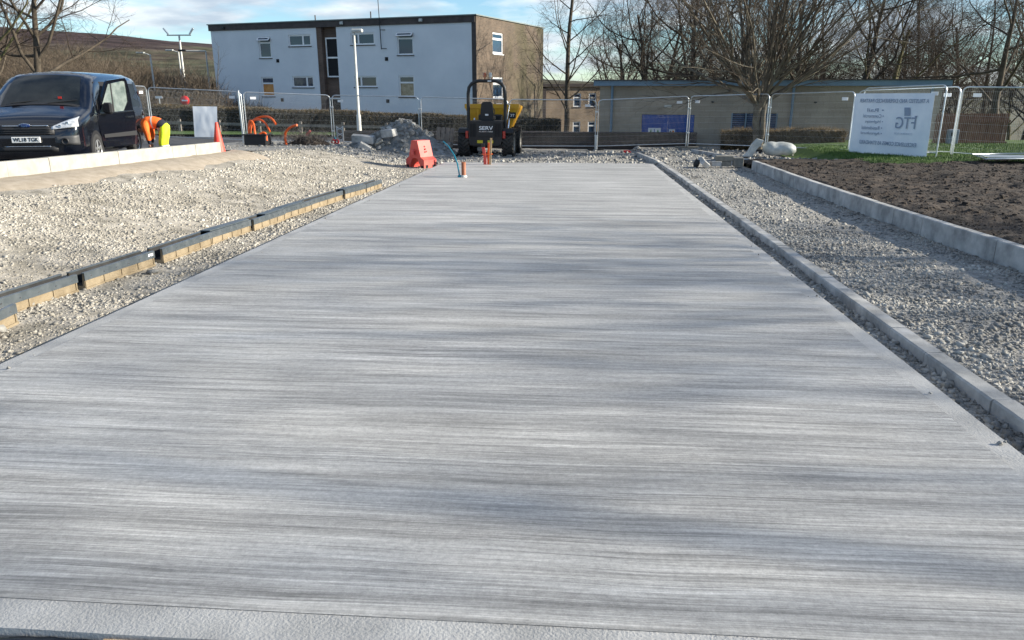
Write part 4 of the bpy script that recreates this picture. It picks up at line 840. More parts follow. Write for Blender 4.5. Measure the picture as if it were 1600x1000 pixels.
def column(name, px, py0, py1, dep, r, label, head, z0=-1.2, cat='lamp post', group='lamp columns'):
    b = P(px, py0, dep); ht = P(px, py1, dep); t = EYE+ray(px, py1)*dep
    z1 = H+(b-EYE).length*0+ (HZ-py1)*.956*dep/FPX
    root = empty(name, (b.x, b.y, z0), 0, label, cat, group); hgt = z1-z0
    q = MB(); q.tube([(0, 0, 0), (0, 0, hgt*.3), (0, 0, hgt*.31), (0, 0, hgt)], [r*1.5, r*1.4, r, r*.7], 10); q.build('column', M['pole'], root)
    if head == 'lamp': q = MB(); q.box(-.1, .42, -.12, .12, hgt-.06, hgt+.1, bev=.04); q.build('lantern', M['whiteplastic'], root)
    if head == 'lampl': q = MB(); q.tube([(0, 0, hgt-.05), (-.5, 0, hgt+.12)], .04, 6); q.box(-1.0, -.4, -.12, .12, hgt+.06, hgt+.17, bev=.03); q.build('lantern', M['whiteplastic'], root)
    if head == 'arm': q = MB(); q.tube([(0, 0, hgt), (-1.6, 0, hgt+.02)], .05, 6); q.build('arm', M['pole'], root); q = MB(); q.box(-2.1, -1.5, -.12, .12, hgt-.02, hgt+.12, bev=.03); q.build('lantern', M['plastic'], root)
    if head == 'flood':
        q = MB(); q.tube([(-1.0, 0, hgt), (1.0, 0, hgt)], .05, 6); q.build('crossbar', M['galv'], root)
        for s in (-1, 1): q = MB(); q.box(-.30, .30, -.06, .06, -.06, .06, Matrix.Translation((s*1.05, 0, hgt+.30)) @ Matrix.Rotation(R(-s*52), 4, 'Y'), .02); q.build('floodlight', M['galv'], root)
    return root
column('lamp_post', 562, 212, 52, 36.3, .075, 'white lamp column in front of the white block of flats', 'lamp')
column('floodlight_mast', 293, 165, 57, 62, .10, 'tall mast with two floodlights against the sky', 'flood', -1.5, 'mast', None)
column('lamp_post', 245, 165, 86, 55, .07, 'lamp column left of the floodlight mast', 'lampl', -1.4); column('lamp_post', 289, 165, 82, 60, .07, 'lamp column just left of the floodlight mast, half its height hidden by it', 'lampl', -1.4)
column('lamp_post', 331, 165, 81, 58, .07, 'lamp column with a long arm beside the left edge of the white block', 'arm', -1.4); column('lamp_post', 1165, 212, 86, 33.2, .05, 'thin pale lamp column in front of the low building', 'lamp', -1.2)
p_ = P(289, 157, 43); sg = empty('no_entry_sign', (p_.x, p_.y, -.6), 0, 'red round no entry sign by the hedge', 'sign')
q = MB(); q.tube([(0, .04, 0), (0, .04, p_.z+.6)], .03, 8); q.build('post', M['galv'], sg); q = MB(); q.lathe([(0, -.012), (.26, -.012), (.26, .012), (0, .012)], 24, Matrix.Translation((0, 0, p_.z+.6)) @ Matrix.Rotation(R(90), 4, 'X')); q.build('sign_disc', M['signred'], sg)
q = MB(); q.box(-.18, .18, -.025, -.014, p_.z+.56, p_.z+.64); q.build('sign_bar', M['white'], sg)
p_ = P(248, 152, 42); sg = empty('sign', (p_.x, p_.y, -.6), 0, 'small white plate sign on a post behind the end-on fence panel', 'sign'); q = MB(); q.tube([(0, .04, 0), (0, .04, p_.z+.65)], .03, 8); q.build('post', M['galv'], sg); q = MB(); q.box(-.2, .2, -.01, .01, p_.z+.54, p_.z+.66); q.build('plate', M['white'], sg)

# ------------------------------------------------------------------ drainage channels
M['railsteel'] = mat('zinc_edge_steel', (.17, .20, .22), (.26, .29, .31), 9, .38, metal=.75)
def channel(a, b, label, up=0.0):
    """one metre of tan channel with steel edge rails; a, b ground points (x,y)"""
    a = Vector(a); b = Vector(b); d = b-a; L = d.length; ang = math.atan2(d.y, d.x); za, zb_ = lg(a.x, a.y), lg(b.x, b.y)
    root = empty('drainage_channel', (a.x, a.y, za+up), ang, label, 'drainage channel', 'drainage channels'); root.rotation_euler[1] = -math.atan2(zb_-za, L)
    W_, Hc, T = .085, .165, .016; c = MB()
    c.prism([(-W_, 0), (W_, 0), (W_, Hc), (W_-T, Hc), (W_-T-.01, .04), (-W_+T+.01, .04), (-W_+T, Hc), (-W_, Hc)], .0, L, 'x')
    for k in range(5):
        x = .004+k*(L-.034)/4
        for s in (-1, 1): c.box(x, x+.016, s*(W_+.0005) if s > 0 else -W_-.009, W_+.009 if s > 0 else -W_-.0005, .023, Hc-.071)
    for s in (-1, 1): c.box(0, L, W_+.0003 if s > 0 else -W_-.011, W_+.011 if s > 0 else -W_-.0003, .0, .022)
    c.build('channel_body', M['polymer'], root)
    q = MB(); q.prism([(-.0565, .043), (.0565, .043), (.0665, Hc-.001), (.0655, Hc-.001), (.0555, .045), (-.0555, .045), (-.0655, Hc-.001), (-.0665, Hc-.001)], .002, L-.002, 'x'); q.build('channel_lining', M['rubber'], root)
    for s in (-1, 1):
        e = MB(); y0, y1 = (W_-.022, W_+.012) if s > 0 else (-W_-.012, -W_+.022); e.box(-.004, L+.004, y0, y1, Hc+.0005, Hc+.010); y2 = (W_+.008, W_+.012) if s > 0 else (-W_-.012, -W_-.008)
        e.box(-.004, L+.004, y2[0], y2[1], Hc-.07, Hc); e = e.build('edge_rail', M['railsteel'], root)
        for k in range(6): q = MB(); x = .09+k*(L-.18)/5; yy = y2[1] if s > 0 else y2[0]; q.box(x-.007, x+.007, min(yy, yy+s*.006), max(yy, yy+s*.006), Hc-.042, Hc-.028); q.build('rivet', M['chrome'], e)
    return root
M['coverplate'] = mat('dull_steel_cover', (.10, .12, .13), (.17, .19, .20), 8, .45, metal=.5)
def grate(root, x0, x1):
    g_ = MB(); g_.box(x0, x1, -.07, .07, .178, .19); o = g_.build('cover', M['coverplate'], root); return o
CH = [((-4.62, 4.75), (-4.72, 5.78)), ((-4.99, 5.62), (-4.97, 6.98)), ((-4.94, 7.06), (-4.86, 8.24)), ((-4.86, 8.42), (-4.79, 9.55)), ((-4.80, 9.57), (-4.74, 10.68)), ((-4.72, 10.74), (-4.66, 11.85)), ((-4.70, 11.9), (-4.60, 13.0)), ((-4.62, 13.02), (-4.50, 14.5)), ((-4.48, 14.58), (-4.40, 15.85)), ((-4.40, 15.9), (-4.32, 16.9))]
ol = ['nearest drainage channel, cut off by the left edge of the picture', 'second nearest drainage channel, open top, long steel edge', 'third nearest drainage channel with a small white sticker at its end', 'fourth drainage channel, its dark open end facing the viewer', 'fifth drainage channel, covered by a dark lid', 'sixth drainage channel from the viewer, half covered', 'seventh drainage channel from the viewer, lid at its near end', 'eighth drainage channel from the viewer, long and level', 'ninth drainage channel from the viewer', 'farthest drainage channel of the row']
for k, (a, b) in enumerate(CH):
    r_ = channel(a, b, ol[k], .0); L_ = (Vector(b)-Vector(a)).length
    if k in (4, 8): grate(r_, .0, L_)
    if k in (5,): grate(r_, L_*.4, L_)
    if k in (6,): grate(r_, 0, L_*.75)
    if k == 2: q = MB(); q.box(L_-.12, L_-.03, -.0985, -.0975, .125, .155); q.build('sticker', M['white'], r_)
# ------------------------------------------------------------------ black van
VO = (-10.74, 14.6, .10); van = empty('van', VO, R(15), 'black panel van with its front passenger-side door standing open', 'van')
VS = [(0.0, .36, .64, .66), (.02, .28, .78, .80), (.07, .24, .90, .885), (.16, .22, .99, .93), (.32, .22, 1.05, .96), (.55, .22, 1.11, .98), (.82, .22, 1.18, .985), (.95, .22, 1.23, .985), (1.2, .22, 1.46, .985), (1.45, .22, 1.67, .985), (1.66, .22, 1.80, .985), (1.85, .22, 1.86, .985), (2.3, .22, 1.89, .985), (3.2, .22, 1.90, .985), (4.5, .22, 1.89, .985), (4.85, .25, 1.85, .965), (4.94, .34, 1.78, .93)]
ys_ = [s[0] for s in VS]
def vtop(y): return float(np.interp(y, ys_, [s[2] for s in VS]))
def vbot(y): return float(np.interp(y, ys_, [s[1] for s in VS]))
def vw(y, z):
    w_ = float(np.interp(y, ys_, [s[3] for s in VS])); t = max(0., (z-1.08)/.8); w_ *= 1-.17*t**1.3
    zt, zb = vtop(y), vbot(y); k = (zt-z)/.16
    if k < 1: w_ *= .80+.20*math.sqrt(max(0, 1-(1-max(k, 0))**2))
    if z < zb+.15: w_ *= .95+.05*max(0, (z-zb)/.15)
    return w_
vb = MB(); lev = [0, .05, .14, .3, .45, .58, .68, .78, .86, .92, .965, 1]; rows = []
for y, zb, zt, w_ in VS:
    ring = [(vw(y, zb+(zt-zb)*t), y, zb+(zt-zb)*t) for t in lev]; e = ring[-1][0]
    crown = [(e*f, y, zt+.045*(1-f*f)*(min(1, y/.5))) for f in (.8, .5, .2)]; R_ = ring+crown
    rows.append(R_+[(-x, y_, z) for x, y_, z in reversed(R_)])
nr = len(rows[0]); vb.add([p for r in rows for p in r], [(i*nr+k, i*nr+(k+1) % nr, (i+1)*nr+(k+1) % nr, (i+1)*nr+k) for i in range(len(rows)-1) for k in range(nr)], True)
vb.add(rows[0], [tuple(range(nr))]); vb.add(rows[-1], [tuple(range(nr))]); vb.build('body', M['van'], van)
def vfront(x, z):
    zt_ = [s[2] for s in VS[:8]]; y = float(np.interp(z, zt_, ys_[:8])) if z > .64 else 0.
    w_ = [s[3] for s in VS[:6]]; return max(y, float(np.interp(abs(x)/(1 if z < .9 else 1), w_, ys_[:6])) if abs(x) > w_[0] else 0)
def vpatch(name, fn, m, nu=8, nv=5, off=.014, th=.02, parent=None):
    """patch lying on the nose; fn(u,v)->(x,z)"""
    vs_ = []
    for j in range(nv+1):
        for i in range(nu+1): x, z = fn(i/nu, j/nv); vs_.append((x, vfront(x, z)-off-(.012 if z > .7 else 0), z))
    n_ = len(vs_); fs = [(j*(nu+1)+i, j*(nu+1)+i+1, (j+1)*(nu+1)+i+1, (j+1)*(nu+1)+i) for j in range(nv) for i in range(nu)]
    vs_ += [(x, y+th+.03, z) for x, y, z in vs_]; rim = [i for i in range(nu+1)]+[(j)*(nu+1)+nu for j in range(1, nv+1)]+[nv*(nu+1)+i for i in range(nu-1, -1, -1)]+[j*(nu+1) for j in range(nv-1, 0, -1)]
    fs += [(rim[k], rim[(k+1) % len(rim)], rim[(k+1) % len(rim)]+n_, rim[k]+n_) for k in range(len(rim))]
    q = MB(); q.add(vs_, fs, True); return q.build(name, m, parent or van)
vpatch('grille', lambda u, v: (-.52+1.04*u, .70+.17*v), M['plastic'], off=.012)
for z in (.725, .765, .805): vpatch('grille_bar', lambda u, v: (-.47+.94*u, z+.014*v), M['black'], 8, 1, .03)
for s in (-1, 1): vpatch('grille_trim', lambda u, v: (s*(.11+.30*u), .868+.016*v), M['chrome'], 6, 1, .03)
bo = MB(); bo.lathe([(0, 0), (.10, 0), (.10, .02), (0, .02)], 20, Matrix.Translation((0, vfront(0, .875)-.055, .875)) @ Matrix.Rotation(R(-60), 4, 'X') @ Matrix.Scale(.42, 4, (0, 1, 0))); bo.build('badge', M['badge'], van)
bo = MB(); bo.lathe([(.10, .0), (.108, .0), (.108, .018), (.10, .018)], 20, Matrix.Translation((0, vfront(0, .875)-.054, .875)) @ Matrix.Rotation(R(-60), 4, 'X') @ Matrix.Scale(.45, 4, (0, 1, 0))); bo.build('badge_ring', M['chrome'], van)
me = text_mesh('Ford', .06, 'badge_script', .0005); o = link('badge_script', me, M['chrome'], van); o.location = (0, vfront(0, .875)-.074, .875); o.rotation_euler = (R(70), 0, 0)
for s in (-1, 1):
    hl = vpatch('headlight', lambda u, v: (s*(.47+.46*u), (.80+.05*u)*(1-v)+(.85+.24*u-.05*u*u)*v), M['lens'], 10, 6, .02)
    for xx, zz_, rr_ in ((.63, .865, .030), (.76, .915, .038)):
        q = MB(); q.lathe([(rr_, -.006), (rr_*.9, -.014), (rr_*.55, -.004), (.001, -.004)], 14, Matrix.Translation((s*xx, vfront(xx, zz_)-.036, zz_)) @ Matrix.Rotation(R(-90), 4, 'X')); q.build('lamp_bowl', M['chrome'], hl)
    vpatch('bumper_corner', lambda u, v: (s*(.52+.40*u), .50+.03*(1-u)+(.13+.06*u)*v), mat('grey_bumper_plastic', (.07, .07, .072), rough=.5), 8, 4, .02)
    q = MB(); q.lathe([(0, -.0), (.04, .0), (.05, .02), (.07, .02), (.072, -.03)], 16, Matrix.Translation((s*.70, vfront(.7, .56)-.03, .575)) @ Matrix.Rotation(R(90), 4, 'X')); q.build('fog_light', M['plastic'], van)
vpatch('lower_intake', lambda u, v: (-.55+1.1*u, .38+.10*v), M['plastic'], 8, 2, .012); vpatch('bumper_trim', lambda u, v: (-.42+.84*u, .475+.012*v), M['chrome'], 8, 1, .02)
q = MB(); q.box(-.26, .26, -.045, -.02, .555, .668, bev=.006); pt_ = q.build('number_plate', M['plate'], van)
me = text_mesh('WL18 TGK', .1, 'registration', .002); xs_ = [v.co.x for v in me.vertices]; k_ = .46/(max(xs_)-min(xs_)); hy_ = [v.co.y for v in me.vertices]; k2_ = .076/(max(hy_)-min(hy_))
o = link('registration', me, M['ink'], pt_); o.location = (0, -.0475, .612); o.rotation_euler = (R(90), 0, 0); o.scale = (k_, k2_, 1)
# windscreen and side glass
def vroof(name, fn, m, nu=10, nv=8, off=.012):
    vs_ = []
    for j in range(nv+1):
        for i in range(nu+1):
            f, y = fn(i/nu, j/nv); e = vw(y, vtop(y)); vs_.append((f*e*1.0, y-off*.7, vtop(y)+.045*max(0, 1-f*f)*min(1, y/.5)+off*.8-.02*max(0, abs(f)-.92)/.08))
    q = MB(); q.add(vs_, [(j*(nu+1)+i, j*(nu+1)+i+1, (j+1)*(nu+1)+i+1, (j+1)*(nu+1)+i) for j in range(nv) for i in range(nu)], True); return q.build(name, m, van)
vroof('windscreen', lambda u, v: ((-1+2*u)*(.97-.02*v), .97+.70*v), M['autoglass'])
wp = vroof('scuttle', lambda u, v: ((-1+2*u)*.98, .90+.07*v), M['plastic'], 10, 2)
for s, x0 in ((-1, -.55), (-1, .15)):
    q = MB(); q.tube([(x0, .93, vtop(.93)+.07), (x0+.55, 1.02, vtop(1.02)+.055)], .009, 5); q.build('wiper', M['plastic'], van)
q = MB(); q.box(-.06, .06, 1.5, 1.54, 1.62, 1.68, bev=.01); q.build('rear_view_mirror', M['plastic'], van)
q = MB(); q.box(.33, .40, 1.06, 1.075, 1.375, 1.42, Matrix.Translation((0, -.03, .0))); q.build('dashboard_item', M['redlens'], van)
def vside(name, pts, m, s=1, off=.01):
    vs_ = [(s*(vw(y, z)+off), y, z) for y, z in pts]; q = MB(); q.add(vs_, [tuple(range(len(pts)))]); q.add([(x-s*.03, y, z) for x, y, z in vs_], [tuple(range(len(pts)))]); return q.build(name, m, van)
vside('side_window', [(1.30, 1.12), (2.35, 1.12), (2.35, 1.68), (1.62, 1.68)], M['autoglass'], -1)
vside('dark_opening_panel', [(1.30, .45), (2.36, .45), (2.36, 1.72), (1.66, 1.72), (1.28, 1.2)], M['dark'], 1)  # black panel on the uncut body side, painted-in shade of the cab recess
for a, b in ((2.5, 3.5), (3.65, 4.6)):
    for s in (1, -1): vside('side_window', [(a, 1.14), (b, 1.14), (b-.03, 1.68), (a+.03, 1.68)], M['autoglass'], s)
for s in (1, -1):
    vside('side_moulding', [(2.5, .55), (4.6, .55), (4.6, .66), (2.5, .66)], M['plastic'], s, .02)
    vside('tail_lamp', [(4.80, .9), (4.9, .9), (4.9, 1.5), (4.80, 1.5)], M['redlens'], s, .012)
# wheels
def wheel(root, c, r, wdt, s, rim='alloy', spokes=5, lug=False, ty='rubber'):
    t = MB(); T = Matrix.Translation(c); h = wdt/2
    t.lathe([(r*.62, -h*.9), (r*.72, -h), (r*.92, -h*.96), (r*.985, -h*.8), (r, -h*.5), (r, h*.5), (r*.985, h*.8), (r*.92, h*.96), (r*.72, h), (r*.62, h*.9)], 36, T, 'x')
    if lug:
        for k in range(22):
            a = 2*math.pi*k/22
            for sd in (-1, 1):
                Tm = T @ Matrix.Rotation(a+(0 if sd < 0 else math.pi/22), 4, 'X') @ Matrix.Translation((sd*h*.45, 0, r)) @ Matrix.Rotation(sd*R(38), 4, 'Z'); t.box(-h*.62, h*.62, -.032, .032, -.04, .032, Tm)
    w_ = t.build('wheel', M['tyre' if lug else ty], root); q = MB(); x = s*h*.55
    q.lathe([(r*.63, x+s*h*.3), (r*.60, x+s*h*.32), (r*.55, x), (r*.18, x-s*.01), (r*.12, x+s*.03), (0.001, x+s*.035)] if not lug else [(r*.63, s*h*.9), (r*.6, s*h*.85), (r*.55, s*h*.4), (r*.25, s*h*.35), (r*.22, s*h*.6), (.001, s*h*.62)], 24, T, 'x'); q.build('hub' if not lug else 'rim', M['plastic'] if not lug else M[rim], w_)
    if not lug:
        for k in range(spokes):
            q = MB(); q.box(-.012, .012, -r*.085, r*.085, r*.08, r*.6, T @ Matrix.Rotation(2*math.pi*k/spokes, 4, 'X') @ Matrix.Translation((s*h*.78, 0, 0)), .006); q.build('spoke', M[rim], w_)
        q = MB(); q.lathe([(r*.64, s*h*.93), (r*.60, s*h*.97), (r*.57, s*h*.8)], 24, T, 'x'); q.build('rim_edge', M[rim], w_)
    return w_
for s in (-1, 1):
    for y in (.92, 3.85):
        wheel(van, (s*.90, y, .335), .335, .22, s)
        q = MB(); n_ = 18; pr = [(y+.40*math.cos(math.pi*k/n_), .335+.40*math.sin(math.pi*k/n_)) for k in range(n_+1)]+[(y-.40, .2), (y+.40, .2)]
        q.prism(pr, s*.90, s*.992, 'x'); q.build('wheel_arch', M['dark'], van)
# open door
dh = MB(); T = Matrix.Translation((.985, 1.27, 0)) @ Matrix.Rotation(R(-24), 4, 'Z')   # local +Y is the door, swung outwards
DL = 1.08
def dprism(poly, a0, a1): q = MB(); q.prism(poly, a0, a1, 'x', T); return q
dp = dprism([(.0, .42), (.05, .36), (DL-.04, .36), (DL, .42), (DL+.01, 1.02), (DL-.01, 1.10), (-.02, 1.06), (-.06, .9)], -.045, .03).build('door', M['van'], van)
dprism([(-.02, 1.065), (.03, 1.075), (.40, 1.67), (.86, 1.74), (DL-.15, 1.73), (DL-.14, 1.60), (DL-.14, 1.3), (DL-.3, 1.105), (DL-.01, 1.105), (DL-.05, 1.55), (DL-.09, 1.74), (DL-.14, 1.80), (.40, 1.745), (.34, 1.71)], -.03, .018).build('door_frame', M['van'], dp)
dprism([(.03, 1.076), (DL-.3, 1.10), (DL-.145, 1.3), (DL-.145, 1.72), (.86, 1.735), (.41, 1.665)], -.008, .0).build('door_glass', M['clearglass'], dp)
dprism([(.46, 1.09), (.49, 1.09), (.50, 1.69), (.47, 1.68)], -.012, .01).build('window_bar', M['plastic'], dp)
dprism([(.04, .56), (DL-.03, .56), (DL-.03, .66), (.04, .63)], .031, .05).build('side_moulding', M['plastic'], dp)
dprism([(0, 1.045), (DL, 1.085), (DL, 1.103), (0, 1.062)], .031, .036).build('window_trim', M['chrome'], dp)
dprism([(DL-.26, .95), (DL-.07, .955), (DL-.07, .995), (DL-.26, .985)], .031, .06).build('handle', M['chrome'], dp)
q = MB(); q.box(-.02, .19, -.06, .06, -.01, .23, T @ Matrix.Translation((.05, .16, 1.06)) @ Matrix.Rotation(R(0), 4, 'Z'), .04); q.build('door_mirror', M['plastic'], dp)
q = MB(); q.box(.01, .17, -.068, -.061, .03, .20, T @ Matrix.Translation((.05, .16, 1.06))); q.build('indicator', M['van'], dp)

# ------------------------------------------------------------------ worker bending down beside the van
def skin_mesh(name, verts, edges, radii, m, parent, root=0, sub=2):
    me = bpy.data.meshes.new(name); me.from_pydata(verts, edges, []); o = bpy.data.objects.new(name, me); COL.objects.link(o)
    md = o.modifiers.new('skin', 'SKIN'); o.modifiers.new('sub', 'SUBSURF').levels = sub
    for i, r in enumerate(radii): me.skin_vertices[0].data[i].radius = r if isinstance(r, tuple) else (r, r)
    me.skin_vertices[0].data[root].use_root = True
    dg = bpy.context.evaluated_depsgraph_get(); dg.update(); m2 = bpy.data.meshes.new_from_object(o.evaluated_get(dg)); bpy.data.objects.remove(o); m2.name = name
    m2.polygons.foreach_set('use_smooth', [True]*len(m2.polygons)); m2.materials.clear(); return link(name, m2, m, parent)
pp = P(250.5, 236, 19.0); wk = empty('person', (pp.x, pp.y, road_z(pp.y)), R(8), 'worker in orange hi-vis jacket and yellow trousers bending down beside the van', 'person'); wk.scale = (.86,)*3
# local frame: facing -X, z up; hips high, back level, head low at the left
hip = (.16, 0, .93); chest = (-.24, 0, 1.06); neck = (-.38, 0, .99); head = (-.47, 0, .88)
body = skin_mesh('body', [hip, (-.02, 0, 1.0), chest, neck, head, (-.27, .19, 1.0), (-.25, .22, .72), (-.27, .20, .47), (-.27, -.19, 1.0), (-.22, -.22, .72), (-.19, -.19, .46), (.17, .10, .88), (.10, .12, .47), (.20, .12, .09), (.17, -.10, .88), (.12, -.13, .47), (.22, -.13, .09)],
    [(0, 1), (1, 2), (2, 3), (3, 4), (2, 5), (5, 6), (6, 7), (2, 8), (8, 9), (9, 10), (0, 11), (11, 12), (12, 13), (0, 14), (14, 15), (15, 16)], [.13, .12, .13, .055, .075, .07, .045, .032, .07, .045, .032, .09, .06, .045, .09, .06, .045], M['skin'], wk)
def cloth(name, chains, m):
    q = MB()
    for pts, rs in chains:
        vs_ = [Vector(p) for p in pts]; out = []; rr_ = []
        for i in range(len(vs_)-1):
            p0, p1, p2, p3 = vs_[max(i-1, 0)], vs_[i], vs_[i+1], vs_[min(i+2, len(vs_)-1)]
            for t in (0, .33, .66): out.append(.5*((2*p1)+(p2-p0)*t+(2*p0-5*p1+4*p2-p3)*t*t+(3*p1-p0-3*p2+p3)*t**3)); rr_.append(rs[i]+(rs[i+1]-rs[i])*t+(RNG.uniform(-.006, .006) if 0 < i else 0))
        out.append(vs_[-1]); rr_.append(rs[-1]); q.tube(out, rr_, 14)
    return q.build(name, m, wk)
cloth('jacket', [([(.10, 0, 1.0), (.04, 0, 1.03), (-.10, 0, 1.06), (-.24, 0, 1.05), (-.33, 0, 1.02), (-.40, 0, .99)], [.150, .168, .178, .178, .145, .085]), ([(-.25, .10, 1.05), (-.27, .20, .95), (-.26, .235, .76), (-.27, .22, .58)], [.10, .10, .078, .062]), ([(-.25, -.10, 1.05), (-.25, -.20, .95), (-.21, -.235, .76), (-.20, -.21, .58)], [.10, .10, .078, .066])], M['hivis_o'])
cloth('sleeve_cuff', [([(-.27, .22, .60), (-.275, .205, .48)], [.056, .048])], M['navy']); cloth('sleeve_cuff', [([(-.20, -.21, .60), (-.19, -.195, .48)], [.058, .048])], M['navy'])
cloth('waistband', [([(.06, 0, 1.01), (.12, 0, .985), (.17, 0, .94)], [.172, .168, .160])], M['navy'])
cloth('trousers', [([(.14, 0, .985), (.20, 0, .92), (.20, 0, .82)], [.12, .158, .12]), ([(.20, .06, .92), (.18, .10, .76), (.12, .125, .48), (.16, .125, .28), (.20, .125, .09)], [.12, .118, .088, .082, .082]), ([(.20, -.06, .92), (.19, -.10, .76), (.13, -.135, .48), (.17, -.135, .28), (.22, -.135, .09)], [.12, .118, .088, .082, .082])], M['hivis_y'])
for sy in (.125, -.135):
    for zc_, r_ in ((.40, .088), (.27, .086)): q = MB(); xx = np.interp(zc_, [.09, .28, .48], [.20, .165, .125]); q.lathe([(r_, -.028), (r_+.003, 0), (r_, .028)], 16, Matrix.Translation((xx, sy, zc_))); q.build('reflective_band', M['tape'], wk)
    q = MB(); q.box(-.10, .16, -.05, .05, 0, .11, Matrix.Translation((.17, sy, 0)), .03); q.build('boot', M['plastic'], wk)
q = MB(); q.lathe([(.180, -.022), (.183, 0), (.180, .022)], 20, Matrix.Translation((-.09, 0, 1.058)) @ Matrix.Rotation(R(86), 4, 'Y')); q.build('reflective_band', M['tape'], wk)
hd = MB(); Th = Matrix.Translation((-.485, 0, .875)) @ Matrix.Rotation(R(-58), 4, 'Y')   # crown of the head points down and forward
hv = []
for j in range(9):
    ph = math.pi*j/8
    for k in range(16):
        a = 2*math.pi*k/16; x = math.sin(ph)*math.cos(a)*.092; y = math.sin(ph)*math.sin(a)*.075; z = math.cos(ph)*.118
        if z < -.02: x *= 1-.25*(-.02-z)/.1; y *= 1-.3*(-.02-z)/.1
        hv.append(Th @ Vector((x, y, z)))
hd.add(hv, [(j*16+k, j*16+(k+1) % 16, (j+1)*16+(k+1) % 16, (j+1)*16+k) for j in range(8) for k in range(16)], True); hd = hd.build('head', M['skin'], wk)
q = MB(); q.add([Th @ Vector(p) for p in ((-.088, -.014, -.02), (-.088, .014, -.02), (-.118, 0, -.03), (-.086, 0, .03))], [(0, 1, 2), (0, 2, 3), (1, 3, 2)]); q.build('nose', M['skin'], hd)
for sy in (-1, 1):
    q = MB(); q.lathe([(0, 0), (.011, .002), (0, .008)], 8, Th @ Matrix.Translation((-.085, sy*.032, .015)) @ Matrix.Rotation(R(-90), 4, 'Y')); q.build('eye', M['hair'], hd)
    q = MB(); q.lathe([(0, -.006), (.026, -.004), (.03, .006), (0, .008)], 10, Th @ Matrix.Translation((.0, sy*.078, .0)) @ Matrix.Rotation(R(90), 4, 'X')); q.build('ear', M['skin'], hd)
q = MB(); q.box(-.092, -.084, -.022, .022, -.062, -.055, Th); q.build('mouth', M['redlens'], hd)
hh = MB(); hv = []
for j in range(6):
    ph = math.pi*.56*j/5
    for k in range(16):
        a = 2*math.pi*k/16; f = 1.06; hv.append(Th @ Vector((math.sin(ph)*math.cos(a)*.092*f+.008+(.02 if math.cos(a) < -.3 and j > 3 else 0), math.sin(ph)*math.sin(a)*.077*f, math.cos(ph)*.118*f)))
hh.add(hv, [(j*16+k, j*16+(k+1) % 16, (j+1)*16+(k+1) % 16, (j+1)*16+k) for j in range(5) for k in range(16)], True); hh.build('hair', M['hair'], wk)
for sy, x0, z0 in ((.20, -.275, .47), (-.19, -.19, .46)):
    vs_ = [(x0, sy, z0), (x0-.01, sy, z0-.05)]; ed = [(0, 1)]; rd = [.03, .034]
    for f, (dx, L1) in enumerate(((-.026, .062), (-.009, .072), (.009, .068), (.026, .052))):
        b = len(vs_); vs_ += [(x0-.01+dx, sy, z0-.085), (x0-.018+dx, sy, z0-.085-L1*.5), (x0-.035+dx, sy, z0-.085-L1*.8)]; ed += [(1, b), (b, b+1), (b+1, b+2)]; rd += [.011, .009, .008]
    b = len(vs_); vs_ += [(x0-.045, sy*.9, z0-.06), (x0-.062, sy*.86, z0-.10)]; ed += [(1, b), (b, b+1)]; rd += [.011, .009]
    skin_mesh('hand', vs_, ed, rd, M['skin'], body, 1, 1)
# the thing being lifted: a tool box, and a plastic tub beside it
q = MB(); q.box(-.24, .24, -.13, .13, 0, .2, bev=.02); q.tube([(-.12, 0, .2), (-.12, 0, .27), (.12, 0, .27), (.12, 0, .2)], .012, 6); o = q.build('tool_box', M['plastic']); tx = pp+Vector((-.36, -.02, 0)); o.location = (tx.x, tx.y, road_z(tx.y)+.0); tag(o, 'dark tool box on the ground under the hands of the worker', 'box')
q = MB(); q.box(-.16, .16, -.14, .14, 0, .24, bev=.02); o = q.build('tub', M['whiteplastic']); tx = pp+Vector((-.85, -.35, 0)); o.location = (tx.x, tx.y, road_z(tx.y)); tag(o, 'dusty white tub on the ground between the open van door and the worker', 'tub')

# ------------------------------------------------------------------ yellow dumper
dz0 = g1(-3.1, 28.6)+.0; dm = empty('dumper', (-3.10, 27.75, dz0), R(-2.5), 'yellow site dumper with black roll bar parked beyond the slab', 'dumper')
for x, s in ((-.80, -1), (.80, 1)):
    wheel(dm, (x, .48, .46), .455, .42, s, 'rim', 5, True); wheel(dm, (x*1.04, 2.25, .47), .465, .42, s, 'rim', 5, True)
q = MB(); q.prism([(-.56, .42), (.56, .42), (.60, .62), (.60, 1.22), (.56, 1.27), (-.56, 1.27), (-.60, 1.22), (-.60, .62)], .0, .95); bd = q.build('engine_cover', M['black'], dm)
q = MB(); q.box(-.32, .32, -.022, -.003, .72, 1.2, bev=.008); q.build('rear_plate', M['black'], bd)
for s in (-1, 1):
    for k in range(4): q = MB(); x = s*(.37+k*.055); q.box(x-.014, x+.014, -.016, -.003, .72, 1.18); q.build('grille_slot', M['dark'], bd)
    q = MB(); q.box(s*.19-.1, s*.19+.1, -.03, -.004, .50, .60); q.build('reflector', mat('yellow_reflector', (.62, .50, .03), rough=.35), bd)
    q = MB(); q.box(s*.67-.05, s*.67+.05, .02, .12, .66, .92, bev=.015); q.build('tail_light', M['redlens'], dm)
    q = MB(); q.prism([(.05, .88), (.2, 1.0), (.75, 1.0), (.95, .86), (.95, .83), (.75, .96), (.2, .96), (.05, .85)], *( (.61, 1.0) if s > 0 else (-1.0, -.61)), 'x'); q.build('mudguard', M['black'], dm)
